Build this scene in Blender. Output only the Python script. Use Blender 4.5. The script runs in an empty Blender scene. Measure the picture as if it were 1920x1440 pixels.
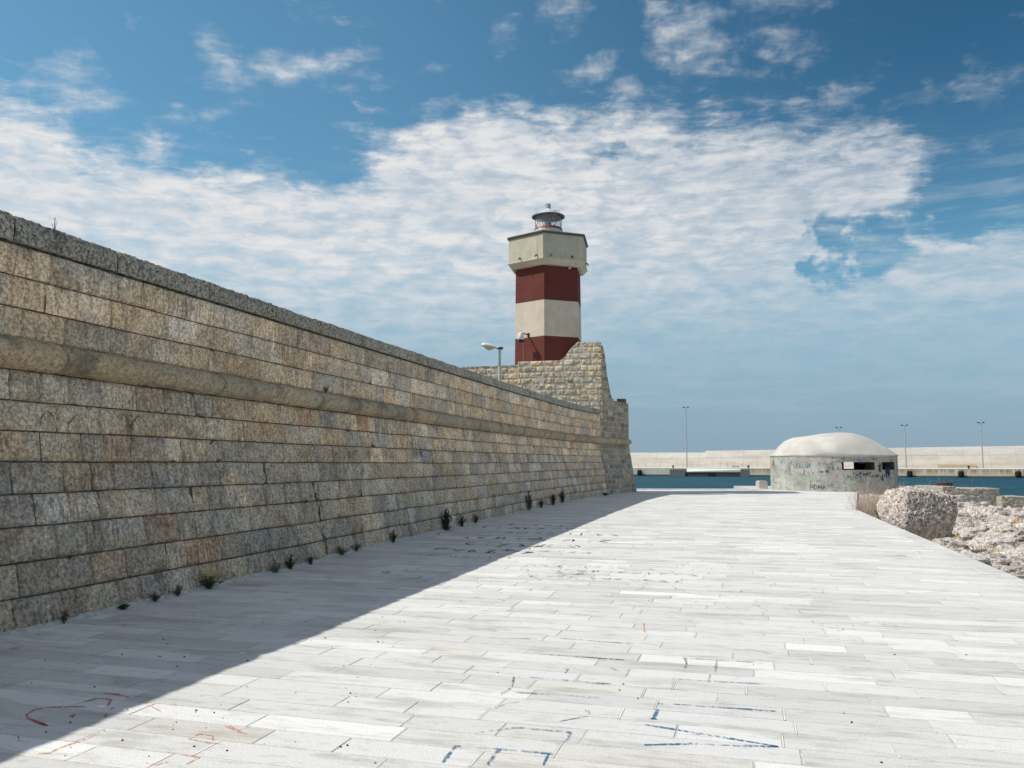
import bpy, bmesh, math, random
import numpy as np
from mathutils import Vector, noise as mn
random.seed(7); rng=np.random.default_rng(7)
C=bpy.context.scene.collection
SC=bpy.context.scene
R=math.radians
# ------------------------------------------------------------------ camera
F=1540.; TH=math.atan(144/F); H=1.6
cam=bpy.data.cameras.new('camera'); co=bpy.data.objects.new('camera',cam); C.objects.link(co)
cam.sensor_width=36; cam.lens=F/1920*36; cam.clip_start=.05; cam.clip_end=20000
co.location=(0,0,H); co.rotation_euler=(math.pi/2+TH,0,0); SC.camera=co
def ray(px,py):
    a=(px-960)/F;b=(720-py)/F
    Y=math.cos(TH)-b*math.sin(TH);Z=math.sin(TH)+b*math.cos(TH)
    return a/Y,Z/Y
def G(px,py,z=0.):
    a,b=ray(px,py);Y=(z-H)/b;return a*Y,Y
def zz(py,Y): return H+ray(960,py)[1]*Y
A=R(16); cA,sA=math.cos(A),math.sin(A)
def XY(u,v): return u*cA+v*sA,-u*sA+v*cA
def UV(x,y): return x*cA-y*sA,x*sA+y*cA
# ------------------------------------------------------------------ sun, sky
SUN_AZ,SUN_EL=R(267),R(50.2)
sd=Vector((math.sin(SUN_AZ)*math.cos(SUN_EL),math.cos(SUN_AZ)*math.cos(SUN_EL),math.sin(SUN_EL)))
sl=bpy.data.lights.new('sun','SUN'); sl.energy=4.2; sl.angle=R(.53); sl.color=(1,.955,.88)
so=bpy.data.objects.new('sun',sl); C.objects.link(so); so.rotation_euler=(-sd).to_track_quat('-Z','Y').to_euler()
SC.view_settings.view_transform='Standard'; SC.view_settings.look='None'
SC.view_settings.exposure=0.0; SC.view_settings.gamma=1
class NT:
    def __init__(s,t): s.t=t; t.nodes.clear()
    def n(s,ty,ins=None,**kw):
        x=s.t.nodes.new(ty)
        for k,v in kw.items(): setattr(x,k,v)
        for k,v in (ins or {}).items(): s.put(x.inputs[k],v)
        return x
    def put(s,i,v):
        if isinstance(v,bpy.types.NodeSocket): s.t.links.new(v,i)
        elif isinstance(v,bpy.types.Node): s.t.links.new(v.outputs[0],i)
        else: i.default_value=v
    def m(s,op,a,b=0.,c=0.,clamp=False):
        return s.n('ShaderNodeMath',{0:a,1:b,2:c},operation=op,use_clamp=clamp).outputs[0]
    def sm(s,x,a,b,o0=0.,o1=1.,ty='SMOOTHSTEP'):
        return s.n('ShaderNodeMapRange',{0:x,1:a,2:b,3:o0,4:o1},interpolation_type=ty).outputs[0]
    def noise(s,vec,scale,detail=4.,rough=.5,dist=0.):
        return s.n('ShaderNodeTexNoise',{'Vector':vec,'Scale':scale,'Detail':detail,'Roughness':rough,'Distortion':dist}).outputs[0]
    def vor(s,vec,scale,feature='F1',rand=1.):
        return s.n('ShaderNodeTexVoronoi',{'Vector':vec,'Scale':scale,'Randomness':rand},feature=feature).outputs[0]
    def mix(s,f,a,b,mode='MIX'):
        x=s.n('ShaderNodeMix',data_type='RGBA',blend_type=mode)
        s.put(x.inputs[0],f); s.put(x.inputs[6],a); s.put(x.inputs[7],b); return x.outputs[2]
    def map(s,vec,loc=(0,0,0),rot=(0,0,0),scale=(1,1,1),ty='POINT'):
        return s.n('ShaderNodeMapping',{0:vec,1:loc,2:rot,3:scale},vector_type=ty).outputs[0]
def c4(c): return (c[0],c[1],c[2],1.)
W=bpy.data.worlds.new('World'); SC.world=W; W.use_nodes=True
w=NT(W.node_tree)
tc=w.n('ShaderNodeTexCoord').outputs['Generated']
sky=w.n('ShaderNodeTexSky',sky_type='NISHITA',sun_disc=False,sun_elevation=SUN_EL,sun_rotation=SUN_AZ,altitude=0.,air_density=1.,dust_density=.6,ozone_density=2.2)
sp=w.n('ShaderNodeSeparateXYZ',{0:tc})
az=w.m('MULTIPLY',w.m('ARCTAN2',sp.outputs[0],sp.outputs[1]),180/math.pi)
el=w.m('MULTIPLY',w.m('ARCSINE',sp.outputs[2]),180/math.pi)
azel=w.n('ShaderNodeCombineXYZ',{0:az,1:el}).outputs[0]
def ae(px,py):
    a,b=ray(px,py); return math.degrees(math.atan(a)),math.degrees(math.atan2(b,math.sqrt(1+a*a)))
# cloud noise on a flat layer overhead
zc=w.m('ADD',w.m('MAXIMUM',sp.outputs[2],0.),.07)
lay=w.n('ShaderNodeCombineXYZ',{0:w.m('DIVIDE',sp.outputs[0],zc),1:w.m('DIVIDE',sp.outputs[1],zc)}).outputs[0]
wn=w.n('ShaderNodeTexNoise',{'Vector':azel,'Scale':.11,'Detail':5.,'Roughness':.6})
warp=w.n('ShaderNodeVectorMath',{0:wn.outputs['Color'],1:(.5,.5,.5)},operation='SUBTRACT').outputs[0]
warp=w.n('ShaderNodeVectorMath',{0:warp,3:6.5},operation='SCALE').outputs[0]
azw=w.n('ShaderNodeVectorMath',{0:azel,1:warp},operation='ADD').outputs[0]
spw=w.n('ShaderNodeSeparateXYZ',{0:azw}); azx,elx=spw.outputs[0],spw.outputs[1]
# upper boundary of the cloud bank as a function of azimuth
pts=[(-70,200),(0,150),(100,190),(200,240),(330,255),(470,285),(620,290),(740,235),(880,200),(1100,180),(1300,185),(1480,195),(1640,230),(1790,330),(1920,400)]
fc=w.n('ShaderNodeFloatCurve')
cv=fc.mapping.curves[0]
P=[((ae(x,y)[0]+40)/80,ae(x,y)[1]/40) for x,y in pts]
P=[(0,P[0][1])]+P+[(1,.22)]
cv.points[0].location=P[0]; cv.points[1].location=P[-1]
for p in P[1:-1]: cv.points.new(*p)
fc.mapping.update(); w.put(fc.inputs[1],w.m('DIVIDE',w.m('ADD',azx,40.),80.))
bound=w.m('MULTIPLY',fc.outputs[0],40.)
bank=w.m('MULTIPLY',w.sm(w.m('SUBTRACT',bound,elx),-3.0,6.5),1.30)
def blob(px,py,rx,ry,rot=0,hard=.25):
    a,e=ae(px,py); k=1/27.5
    v=w.map(azw,loc=(a,e,0),rot=(0,0,R(-rot)),scale=(rx*k,ry*k,1),ty='TEXTURE')
    d=w.n('ShaderNodeVectorMath',{0:v},operation='LENGTH').outputs[1]
    return w.sm(d,hard,1.15,1.,0.)
def comb(base,lst,op):
    for b,wt in lst: base=w.m(op,base,w.m('MULTIPLY',b,wt))
    return base
n1=w.noise(w.map(lay,scale=(.75,1.25,1)),2.6,9.,.62,.35)
n2=w.noise(w.map(lay,scale=(.9,2.1,1)),7.5,6.,.6,.2)
n3=w.noise(w.map(azel,scale=(1,2.4,1)),.42,7.,.62,.3)
nn=w.m('ADD',w.m('ADD',w.m('MULTIPLY',n1,.45),w.m('MULTIPLY',n2,.22)),w.m('MULTIPLY',n3,.33))
# holes in the bank, on the right and by the tower
holes=[(blob(1550,485,165,90,18,0.),1.7),(blob(1800,400,300,80,-4,.1),1.05),(blob(1150,285,120,22,6),.6),(blob(600,300,120,36,0),.4)]
bank=comb(bank,holes,'SUBTRACT')
adds=[(blob(560,115,190,48,-8),.66),(blob(395,60,70,55,0),.45),(blob(110,125,150,45,-25),.55),(blob(190,170,70,35,-20),.4),
      (blob(1100,105,80,40,-25),.62),(blob(1050,25,60,50,0),.5),(blob(1185,155,60,30,20),.48),(blob(940,50,70,40,10),.4),(blob(820,95,60,30,-30),.35),
      (blob(1290,40,165,75,15),.74),(blob(1450,110,110,60,0),.55),(blob(1470,5,140,30,0),.5),(blob(1540,195,150,42,-6),.58),(blob(1700,215,150,35,-8),.5),
      (blob(1850,170,75,40,35),.38),(blob(1760,300,130,28,-4),.42),(blob(1680,480,210,26,24),.75),(blob(1830,520,240,50,5),.6),(blob(250,60,30,16,0),.3),(blob(720,150,120,20,-8),.35),(blob(1620,60,60,16,-10),.25),(blob(1900,470,90,35,20),.4),(blob(380,200,120,35,-10),.42)]
addc=comb(adds[0][0],[(adds[0][0],adds[0][1]-1.)],'ADD'); addc=comb(addc,adds[1:],'ADD')
# thin high veil everywhere below the bank top
nz=w.m('MULTIPLY',w.m('SUBTRACT',nn,.5),3.4)
mask=w.sm(w.m('ADD',w.m('MULTIPLY',bank,1.3),w.m('MULTIPLY',nz,1.15)),.18,1.2)
mask2=w.m('MULTIPLY',w.sm(w.m('ADD',w.m('MULTIPLY',addc,1.5),w.m('MULTIPLY',nz,1.25)),.15,1.9),.9)
mask=w.m('MAXIMUM',mask,mask2)
n5=w.noise(w.map(azel,loc=(4,2,0),scale=(1,7.,1)),.16,6.,.6,.3)
veil=w.m('MULTIPLY',w.m('MULTIPLY',w.sm(n5,.44,.64,0.,.42),w.sm(el,1.2,4.5)),w.sm(el,22.,11.))
mask=w.m('MAXIMUM',mask,veil)
# the bank thins and greys towards the horizon and to the right
fade=w.sm(el,1.,17.,.20,1.)
fade2=w.sm(az,-4.,24.,1.,.80)
lowr=w.m('MULTIPLY',fade,fade2)
n4=w.noise(w.map(azel,scale=(1,5.5,1)),.22,6.,.6,.25)
stre=w.m('MULTIPLY',w.sm(n3,.36,.60,.80,1.05),w.sm(n4,.38,.60,.80,1.06))
mask=w.m('MULTIPLY',w.m('MULTIPLY',mask,lowr),stre,clamp=True)
mask=w.m('MULTIPLY',mask,.95)
mod=w.sm(nn,.38,.62,0.,1.)
cc=w.mix(mod,(5.7,6.2,6.6,1),(7.5,7.4,7.35,1))
dk=w.m('MULTIPLY',w.sm(az,-14.,33.),w.sm(el,6.,27.))
skf=w.mix(dk,(.68,1.07,1.03,1),(.26,.58,.66,1))
skc=w.mix(1.,sky.outputs[0],skf,'MULTIPLY')
# below the horizon haze tone only feeds the distant water
col=w.mix(mask,skc,cc)
# unseen broken cloud overhead and behind, added to make the ambient light less blue
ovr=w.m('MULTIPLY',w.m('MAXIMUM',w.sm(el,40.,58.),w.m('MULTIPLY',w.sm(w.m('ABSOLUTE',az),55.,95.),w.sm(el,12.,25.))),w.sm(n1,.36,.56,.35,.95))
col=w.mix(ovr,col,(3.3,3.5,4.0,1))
hz=w.sm(el,1.,14.,.90,0.)
col=w.mix(hz,col,(2.35,3.38,4.5,1))
col=w.mix(w.m('MULTIPLY',veil,w.sm(el,9.,3.,0.,.55)),col,(4.3,5.1,5.9,1))
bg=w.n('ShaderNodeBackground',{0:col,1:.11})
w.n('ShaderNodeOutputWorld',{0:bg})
# ------------------------------------------------------------------ helpers
def tag(o,label=None,cat=None,group=None,kind=None):
    if label: o['label']=label
    if cat: o['category']=cat
    if group: o['group']=group
    if kind: o['kind']=kind
    return o
def thing(name,label,cat,loc=(0,0,0),rz=0,group=None):
    o=bpy.data.objects.new(name,None); C.objects.link(o); o.location=loc; o.rotation_euler=(0,0,rz)
    o.empty_display_size=.3
    return tag(o,label,cat,group)
def mk(name,V,Fc,mat,parent=None,uv=None,col=None,smooth=False):
    me=bpy.data.meshes.new(name)
    V=np.asarray(V,dtype=np.float64).reshape(-1,3)
    me.from_pydata(V.tolist(),[],[list(map(int,f)) for f in Fc])
    if uv is not None:
        uv=np.asarray(uv,dtype=np.float32); l=me.uv_layers.new(name='UVMap')
        vi=np.zeros(len(me.loops),dtype=np.int32); me.loops.foreach_get('vertex_index',vi)
        l.data.foreach_set('uv',uv[vi].ravel())
    if col is not None:
        col=np.asarray(col,dtype=np.float32)
        if col.shape[1]==3: col=np.hstack([col,np.ones((len(col),1),np.float32)])
        at=me.attributes.new('tint','FLOAT_COLOR','POINT'); at.data.foreach_set('color',col.ravel())
    if smooth: me.polygons.foreach_set('use_smooth',[True]*len(me.polygons))
    me.validate(); me.update()
    o=bpy.data.objects.new(name,me); C.objects.link(o)
    if mat: me.materials.append(mat)
    if parent: o.parent=parent
    return o
class MB:
    def __init__(s): s.V=[];s.F=[];s.Cc=[];s.U=[]
    def add(s,V,Fc,col=None,uv=None):
        b=len(s.V); s.V+= [tuple(v) for v in V]; s.F+=[tuple(i+b for i in f) for f in Fc]
        if col is not None: s.Cc+= [tuple(col)]*len(V) if np.ndim(col)==1 else [tuple(c) for c in col]
        if uv is not None: s.U+=[tuple(x) for x in uv]
        return s
    def box(s,x0,x1,y0,y1,z0,z1,col=None,bev=0.):
        if bev<=0:
            V=[(x,y,z) for x in(x0,x1) for y in(y0,y1) for z in(z0,z1)]
            return s.add(V,[(0,1,3,2),(4,6,7,5),(0,4,5,1),(2,3,7,6),(0,2,6,4),(1,5,7,3)],col)
        bm=bmesh.new(); bmesh.ops.create_cube(bm,size=1)
        for v in bm.verts: v.co=((x0+x1)/2+v.co.x*(x1-x0),(y0+y1)/2+v.co.y*(y1-y0),(z0+z1)/2+v.co.z*(z1-z0))
        bmesh.ops.bevel(bm,geom=bm.edges[:],offset=bev,segments=2,affect='EDGES')
        bm.verts.index_update()
        s.add([v.co[:] for v in bm.verts],[[v.index for v in f.verts] for f in bm.faces],col); bm.free(); return s
    def tube(s,pts,r,n=8,col=None,cap=True):
        pts=[Vector(p) for p in pts]; rs=r if hasattr(r,'__len__') else [r]*len(pts)
        V=[];Fc=[]
        for i,p in enumerate(pts):
            d=(pts[min(i+1,len(pts)-1)]-pts[max(i-1,0)]).normalized()
            a=d.cross(Vector((0,0,1)) if abs(d.z)<.95 else Vector((1,0,0))).normalized(); b=d.cross(a)
            for k in range(n):
                t=2*math.pi*k/n; V.append(p+(a*math.cos(t)+b*math.sin(t))*rs[i])
        for i in range(len(pts)-1):
            for k in range(n): Fc.append((i*n+k,i*n+(k+1)%n,(i+1)*n+(k+1)%n,(i+1)*n+k))
        if cap: Fc.append(tuple(range(n))[::-1]); Fc.append(tuple((len(pts)-1)*n+k for k in range(n)))
        return s.add(V,Fc,col)
    def lathe(s,prof,n=24,c=(0,0),col=None,ph=0.,closed=False):
        V=[];Fc=[]
        for r,z in prof:
            for k in range(n):
                t=ph+2*math.pi*k/n; V.append((c[0]+r*math.sin(t),c[1]+r*math.cos(t),z))
        m=len(prof)
        for i in range(m-1):
            for k in range(n): Fc.append((i*n+k,i*n+(k+1)%n,(i+1)*n+(k+1)%n,(i+1)*n+k))
        if prof[0][0]>1e-4: Fc.append(tuple(range(n))[::-1])
        if prof[-1][0]>1e-4: Fc.append(tuple((m-1)*n+k for k in range(n)))
        return s.add(V,Fc,col)
    def build(s,name,mat,parent=None,smooth=False):
        return mk(name,s.V,s.F,mat,parent,uv=s.U if len(s.U)==len(s.V) and s.U else None,col=s.Cc if s.Cc and len(s.Cc)==len(s.V) else None,smooth=smooth)
def autosm(o,ang=35):
    me=o.data; me.polygons.foreach_set('use_smooth',[True]*len(me.polygons))
    try: me.set_sharp_from_angle(angle=R(ang))
    except Exception: pass
    return o
# ------------------------------------------------------------------ materials
def mat(name,fn,rough=.85,spec=.3,metal=0.):
    m=bpy.data.materials.new(name); m.use_nodes=True; t=NT(m.node_tree)
    out=t.n('ShaderNodeOutputMaterial'); p=t.n('ShaderNodeBsdfPrincipled',{'Roughness':rough,'Metallic':metal})
    p.inputs['Specular IOR Level'].default_value=spec
    t.put(out.inputs[0],p.outputs[0]); fn(t,p,out); return m
def plain(name,c,rough=.6,spec=.3,metal=0.,var=.12,sc=6.,bump=.1):
    def fn(t,p,out):
        v=t.n('ShaderNodeTexCoord').outputs['Object']
        n=t.noise(v,sc,5.,.6)
        t.put(p.inputs['Base Color'],t.mix(t.sm(n,.3,.7),c4([x*(1-var) for x in c]),c4([x*(1+var) for x in c])))
        b=t.n('ShaderNodeBump',{'Strength':bump,'Distance':.02,'Height':n}); t.put(p.inputs['Normal'],b.outputs[0])
    return mat(name,fn,rough,spec,metal)
def f_wall(t,p,out):
    uv=t.n('ShaderNodeTexCoord').outputs['UV']; ob=t.n('ShaderNodeTexCoord').outputs['Object']
    ti=t.n('ShaderNodeAttribute',attribute_name='tint').outputs['Color']
    a=t.noise(ob,26.,8.,.7); b=t.noise(ob,3.2,6.,.65); s=t.noise(t.map(uv,scale=(22,2.2,1)),1.,7.,.65,.4)
    pit=t.vor(ob,34.); pit2=t.noise(ob,60.,3.,.6)
    c=t.mix(t.sm(a,.36,.63),t.mix(1.,ti,(.58,.57,.56,1),'MULTIPLY'),t.mix(1.,ti,(1.42,1.41,1.40,1),'MULTIPLY'))
    gr=t.noise(ob,75.,4.,.7)
    c=t.mix(t.m('MULTIPLY',t.sm(gr,.52,.40),.45),c,t.mix(1.,c,(.5,.5,.5,1),'MULTIPLY'))
    hue=t.noise(t.map(uv,loc=(2,9,0),scale=(1,1.6,1)),.75,6.,.65); hue2=t.noise(t.map(uv,loc=(12,1,0),scale=(1,.8,1)),1.9,6.,.7)
    c=t.mix(t.sm(hue,.38,.62),t.mix(1.,c,(1.0,.91,.79,1),'MULTIPLY'),t.mix(1.,c,(.93,.96,.97,1),'MULTIPLY'))
    c=t.mix(t.m('MULTIPLY',t.sm(hue2,.50,.66),.75),c,t.mix(1.,c,(1.30,1.29,1.28,1),'MULTIPLY'))
    c=t.mix(t.m('MULTIPLY',t.sm(hue2,.46,.32),.6),c,t.mix(1.,c,(.68,.67,.66,1),'MULTIPLY'))
    smask=t.sm(t.noise(t.map(uv,loc=(3,3,3)),1.3,4.,.6),.42,.6)
    c=t.mix(t.m('MULTIPLY',t.m('MULTIPLY',t.sm(s,.48,.62),.75),smask),c,t.mix(1.,c,(.48,.47,.46,1),'MULTIPLY'))
    c=t.mix(t.m('MULTIPLY',t.m('MULTIPLY',t.sm(s,.46,.34),.7),smask),c,t.mix(1.,c,(1.55,1.55,1.57,1),'MULTIPLY'))
    c=t.mix(t.m('MULTIPLY',t.sm(b,.51,.64),.6),c,t.mix(1.,c,(.56,.57,.59,1),'MULTIPLY'))
    b2=t.noise(ob,7.5,7.,.72)
    c=t.mix(t.m('MULTIPLY',t.sm(b2,.54,.64),.55),c,t.mix(1.,c,(.55,.53,.50,1),'MULTIPLY'))
    c=t.mix(t.m('MULTIPLY',t.sm(b2,.45,.36),.5),c,t.mix(1.,c,(1.35,1.34,1.33,1),'MULTIPLY'))
    rust=t.noise(t.map(uv,scale=(1.6,1.0,1)),1.7,6.,.7)
    c=t.mix(t.m('MULTIPLY',t.sm(rust,.63,.73),.5),c,(.25,.12,.06,1))
    moss=t.noise(t.map(uv,loc=(7,3,0),scale=(1,1.5,1)),1.1,7.,.7)
    c=t.mix(t.m('MULTIPLY',t.sm(moss,.58,.70),.38),c,(.10,.115,.11,1))
    c=t.mix(t.m('MULTIPLY',t.sm(pit2,.40,.31),.75),c,(.04,.036,.03,1))
    ero=t.noise(t.map(uv,loc=(5,5,5)),6.,7.,.75)
    c=t.mix(t.m('MULTIPLY',t.sm(ero,.61,.68),.6),c,t.mix(1.,c,(.42,.40,.38,1),'MULTIPLY'))
    t.put(p.inputs['Base Color'],c)
    h=t.m('ADD',t.m('MULTIPLY',a,.8),t.m('MULTIPLY',t.sm(pit,.0,.35),.35)); h=t.m('ADD',h,t.m('MULTIPLY',s,.45))
    bp=t.n('ShaderNodeBump',{'Strength':.75,'Distance':.022,'Height':h}); t.put(p.inputs['Normal'],bp.outputs[0])
M_wall=mat('weathered_limestone',f_wall,.93,.15)
def f_mortar(c1,c2):
    def fn(t,p,out):
        ob=t.n('ShaderNodeTexCoord').outputs['Object']; a=t.noise(ob,14.,6.,.7)
        t.put(p.inputs['Base Color'],t.mix(t.sm(a,.35,.65),c4(c1),c4(c2)))
        bp=t.n('ShaderNodeBump',{'Strength':.8,'Distance':.02,'Height':a}); t.put(p.inputs['Normal'],bp.outputs[0])
    return fn
M_mortar=mat('old_dark_mortar',f_mortar((.05,.042,.034),(.17,.15,.12)),.95,.1)
M_cream2=mat('dull_pale_mortar',f_mortar((.36,.33,.28),(.52,.48,.42)),.95,.1)
M_cream=mat('pale_new_mortar',f_mortar((.52,.47,.39),(.68,.63,.55)),.95,.1)
def f_cop(t,p,out):
    ob=t.n('ShaderNodeTexCoord').outputs['Object']; ti=t.n('ShaderNodeAttribute',attribute_name='tint').outputs['Color']
    a=t.noise(ob,22.,8.,.75); b=t.noise(ob,2.5,6.,.6); pit=t.vor(ob,28.)
    c=t.mix(t.sm(a,.36,.62),t.mix(1.,ti,(.32,.32,.33,1),'MULTIPLY'),t.mix(1.,ti,(1.4,1.38,1.33,1),'MULTIPLY'))
    c=t.mix(t.m('MULTIPLY',t.sm(b,.5,.7),.5),c,(.12,.12,.115,1))
    c=t.mix(t.m('MULTIPLY',t.sm(pit,.22,.05),.6),c,(.05,.05,.048,1))
    t.put(p.inputs['Base Color'],c)
    bp=t.n('ShaderNodeBump',{'Strength':1.,'Distance':.03,'Height':t.m('ADD',a,t.sm(pit,.0,.4))}); t.put(p.inputs['Normal'],bp.outputs[0])
M_cop=mat('lichened_limestone',f_cop,.95,.1)
def f_pave(t,p,out):
    ob=t.n('ShaderNodeTexCoord').outputs['Object']; ti=t.n('ShaderNodeAttribute',attribute_name='tint').outputs['Color']
    r=t.map(ob,rot=(0,0,A))
    a=t.noise(ob,90.,4.,.7); b=t.noise(t.map(r,scale=(.8,3.6,1)),1.3,7.,.65); g=t.noise(t.map(r,scale=(.5,1.6,1)),.55,6.,.6)
    k=t.noise(t.map(r,scale=(1.,3.2,1)),5.,6.,.7)
    c=t.mix(t.sm(a,.3,.7),t.mix(1.,ti,(.90,.90,.90,1),'MULTIPLY'),t.mix(1.,ti,(1.07,1.07,1.07,1),'MULTIPLY'))
    c=t.mix(t.m('MULTIPLY',t.sm(b,.50,.66),.75),c,t.mix(1.,c,(.70,.69,.655,1),'MULTIPLY'))
    c=t.mix(t.m('MULTIPLY',t.sm(k,.52,.64),.5),c,t.mix(1.,c,(.74,.73,.70,1),'MULTIPLY'))
    c=t.mix(t.m('MULTIPLY',t.sm(g,.52,.7),.35),c,t.mix(1.,c,(.80,.79,.75,1),'MULTIPLY'))
    spk=t.vor(ob,3.1); spn=t.noise(ob,1.3,3.,.6)
    c=t.mix(t.m('MULTIPLY',t.sm(spk,.035,.02),t.sm(spn,.56,.62)),c,(.10,.08,.07,1))
    t.put(p.inputs['Base Color'],c)
    bp=t.n('ShaderNodeBump',{'Strength':.35,'Distance':.008,'Height':t.m('ADD',a,t.m('MULTIPLY',t.vor(ob,60.),.6))}); t.put(p.inputs['Normal'],bp.outputs[0])
M_pave=mat('pale_stone_paving',f_pave,.8,.2)
M_joint=mat('paving_joint',f_mortar((.46,.44,.40),(.66,.65,.62)),.95,.1)
M_jointw=plain('white_paving_joint',(.72,.71,.68),.9,.1)
# ------------------------------------------------------------------ the fortress wall
VT=[-9,10,13,25,33,36,39,42.6]; UT=[-7.08,-7.12,-7.15,-7.25,-7.22,-7.02,-6.72,-5.92]
def ut(v): return float(np.interp(v,VT,UT))
def zt(v): return float(np.interp(v,[6,20,43],[2.69,2.60,2.56]))
def off(v,z):
    t_=zt(v)-.15; o=0.
    if z<t_: o=.38*(1-z/t_)
    if v<12.25 and z<1.55: o+=.13*(1.55-z)/1.55
    return o
def wp(v,z,d=0.):
    x,y=XY(ut(v)+off(v,z)+d,v); return (x,y,z)
PAL=[(.33,.285,.225),(.30,.27,.22),(.35,.31,.25),(.27,.25,.215),(.245,.235,.215),(.36,.33,.28),(.30,.255,.20),(.215,.21,.20),(.40,.37,.33)]
REDS=[(.27,.19,.14),(.28,.18,.13),(.25,.19,.15)]
def frac(x,y,z,s): return mn.fractal(Vector((x*s,y*s,z*s)),1.0,2.0,3,noise_basis='PERLIN_ORIGINAL')
def stones(name,parent,matl,courses,s0,s1,P,lens,res,gap,rough,tintf,top=None,warp=0.,edge=.05,vg=.002,ed=-.035,lift=0.):
    """courses: list of (zlo(s),zhi(s)); P(s,z,d)->xyz; one mesh of individually cut blocks"""
    V=[];Fc=[];U=[];Cc=[]
    for ci,(lo,hi) in enumerate(courses):
        s=s0-random.random()*.5
        while s<s1:
            L=random.uniform(*lens)
            a,b=max(s,s0),min(s+L,s1); s+=L
            if b-a<.06: continue
            rr=res(a); nx=max(2,int((b-a)/rr)); ny=max(2,int(.31/rr)); e1=.014
            FX=[0,e1/(b-a)]+[e1/(b-a)+(1-2*e1/(b-a))*i/nx for i in range(1,nx)]+[1-e1/(b-a),1]; FY=[0,.045]+[.045+.91*i/ny for i in range(1,ny)]+[.955,1]; nx=len(FX)-1; ny=len(FY)-1
            z0,z1=lo((a+b)/2),hi((a+b)/2)
            if top and z0>=max(top(a),top(b))-.02: continue
            tint=np.array(tintf((a+b)/2,(z0+z1)/2)); jd=random.uniform(-.5,.5)*rough*1.6; tl=random.uniform(-.6,.6)*rough; sl=random.uniform(-.02,.02) if warp else 0
            base=len(V); sd_=random.random()*50; vg_=vg; vg=vg_*random.choice((.7,1,1.3,2.2)); sp0=random.random()
            for j in range(ny+1):
                for i in range(nx+1):
                    fx,fy=FX[i],FY[j]
                    zl,zh=lo(a+(b-a)*fx)+gap,hi(a+(b-a)*fx)-gap
                    ss=a+vg+(b-a-2*vg)*fx+sl*(fy-.5); z=zl+(zh-zl)*fy
                    q=mn.noise(Vector((ss*7,z*7,sd_)))
                    ex=min(fx,1-fx)*(b-a); ey=min(fy,1-fy)*(zh-zl); e=min(ex,ey)
                    if e<1e-6: # ragged edges
                        ss+=q*vg*1.2; z+=mn.noise(Vector((ss*9,z*9,sd_+9)))*gap*1.1
                        d=ed
                    else:
                        d=lift+jd*(1 if ed<-.03 else .5)+tl*(fx-.5)+rough*(frac(ss,z,sd_,5)*1.1+frac(ss,z,sd_+5,16)*.5)
                        if e<edge: d-=rough*(.9 if ey<ex else .35)*(1-e/edge)**2
                    if e>1e-6:
                        k_=mn.fractal(Vector((ss*2.6,z*2.6,31.)),1.,2.,4)
                        if k_>.33 and e<.12: d-=min(.022,(k_-.33)*.16)*(1-e/.14)
                    if top: z=min(z,top(ss)-.015)
                    V.append(P(ss,z,d)); U.append((ss,z)); Cc.append(tint*(1+.10*q))
            vg=vg_; w_=nx+1
            for j in range(ny):
                for i in range(nx):
                    k=base+j*w_+i; Fc.append((k,k+1,k+w_+1,k+w_))
    return mk(name,V,Fc,matl,parent,uv=U,col=Cc,smooth=True)
wall=thing('fortress_wall','long battered limestone fortress wall with rounded string course, in shade along the promenade','wall',(*XY(-7,15),0))
wall.location=(0,0,0)
ZL=[0,.30,.62,.96,1.28,1.60,1.91,2.22,2.54]
def lowl(k):
    return lambda s:(ZL[k]*zt(s)/2.70 + (0 if k in(0,8) else .012*mn.noise(Vector((s*.8,k*3.3,0)))))
def upl(k):
    return lambda s:(zt(s)+.15+(3.80-zt(s)-.15)*k/3 + (0 if k in(0,) else .008*mn.noise(Vector((s*.8,k*3.3,7)))))
def tcore(s): return 3.8 if s<39.1 else topend(s)-.03
def topend(s):
    return float(np.interp(s,[38.8,39.25,39.5,39.65,39.95,40.25,40.5,42.7],[7.22,7.15,6.6,5.9,5.25,4.75,4.62,4.58]))
def tint_wall(s,z):
    if abs(s-38.1)<.3 and abs(z-3.25)<.16: return (.20,.085,.06)
    r=random.random()
    if r<(.035 if z<2.5 else .012): c=np.array(random.choice(REDS))
    else:
        c=np.array(random.choice(PAL)); 
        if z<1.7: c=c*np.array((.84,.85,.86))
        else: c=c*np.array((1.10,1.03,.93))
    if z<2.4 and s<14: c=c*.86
    return (c*.7+np.array((.315,.255,.195))*.3)*np.array((1.0,.965,.95))*random.uniform(.88,1.12)*2.4*float(np.interp(s,[6,14,30,42],[.95,1.0,1.08,1.1]))
resf=lambda s:.035 if s<12 else (.05 if s<20 else .085)
stones('wall_stone',wall,M_wall,[(lowl(k),lowl(k+1)) for k in range(8)],-6,38.6,wp,(.28,.78),resf,.0038,.012,tint_wall,edge=.03,vg=.0028)
stones('wall_stone',wall,M_wall,[(upl(k),upl(k+1)) for k in range(3)],-6,38.8,wp,(.36,.95),resf,.0032,.008,tint_wall,edge=.025,vg=.0022)
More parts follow.
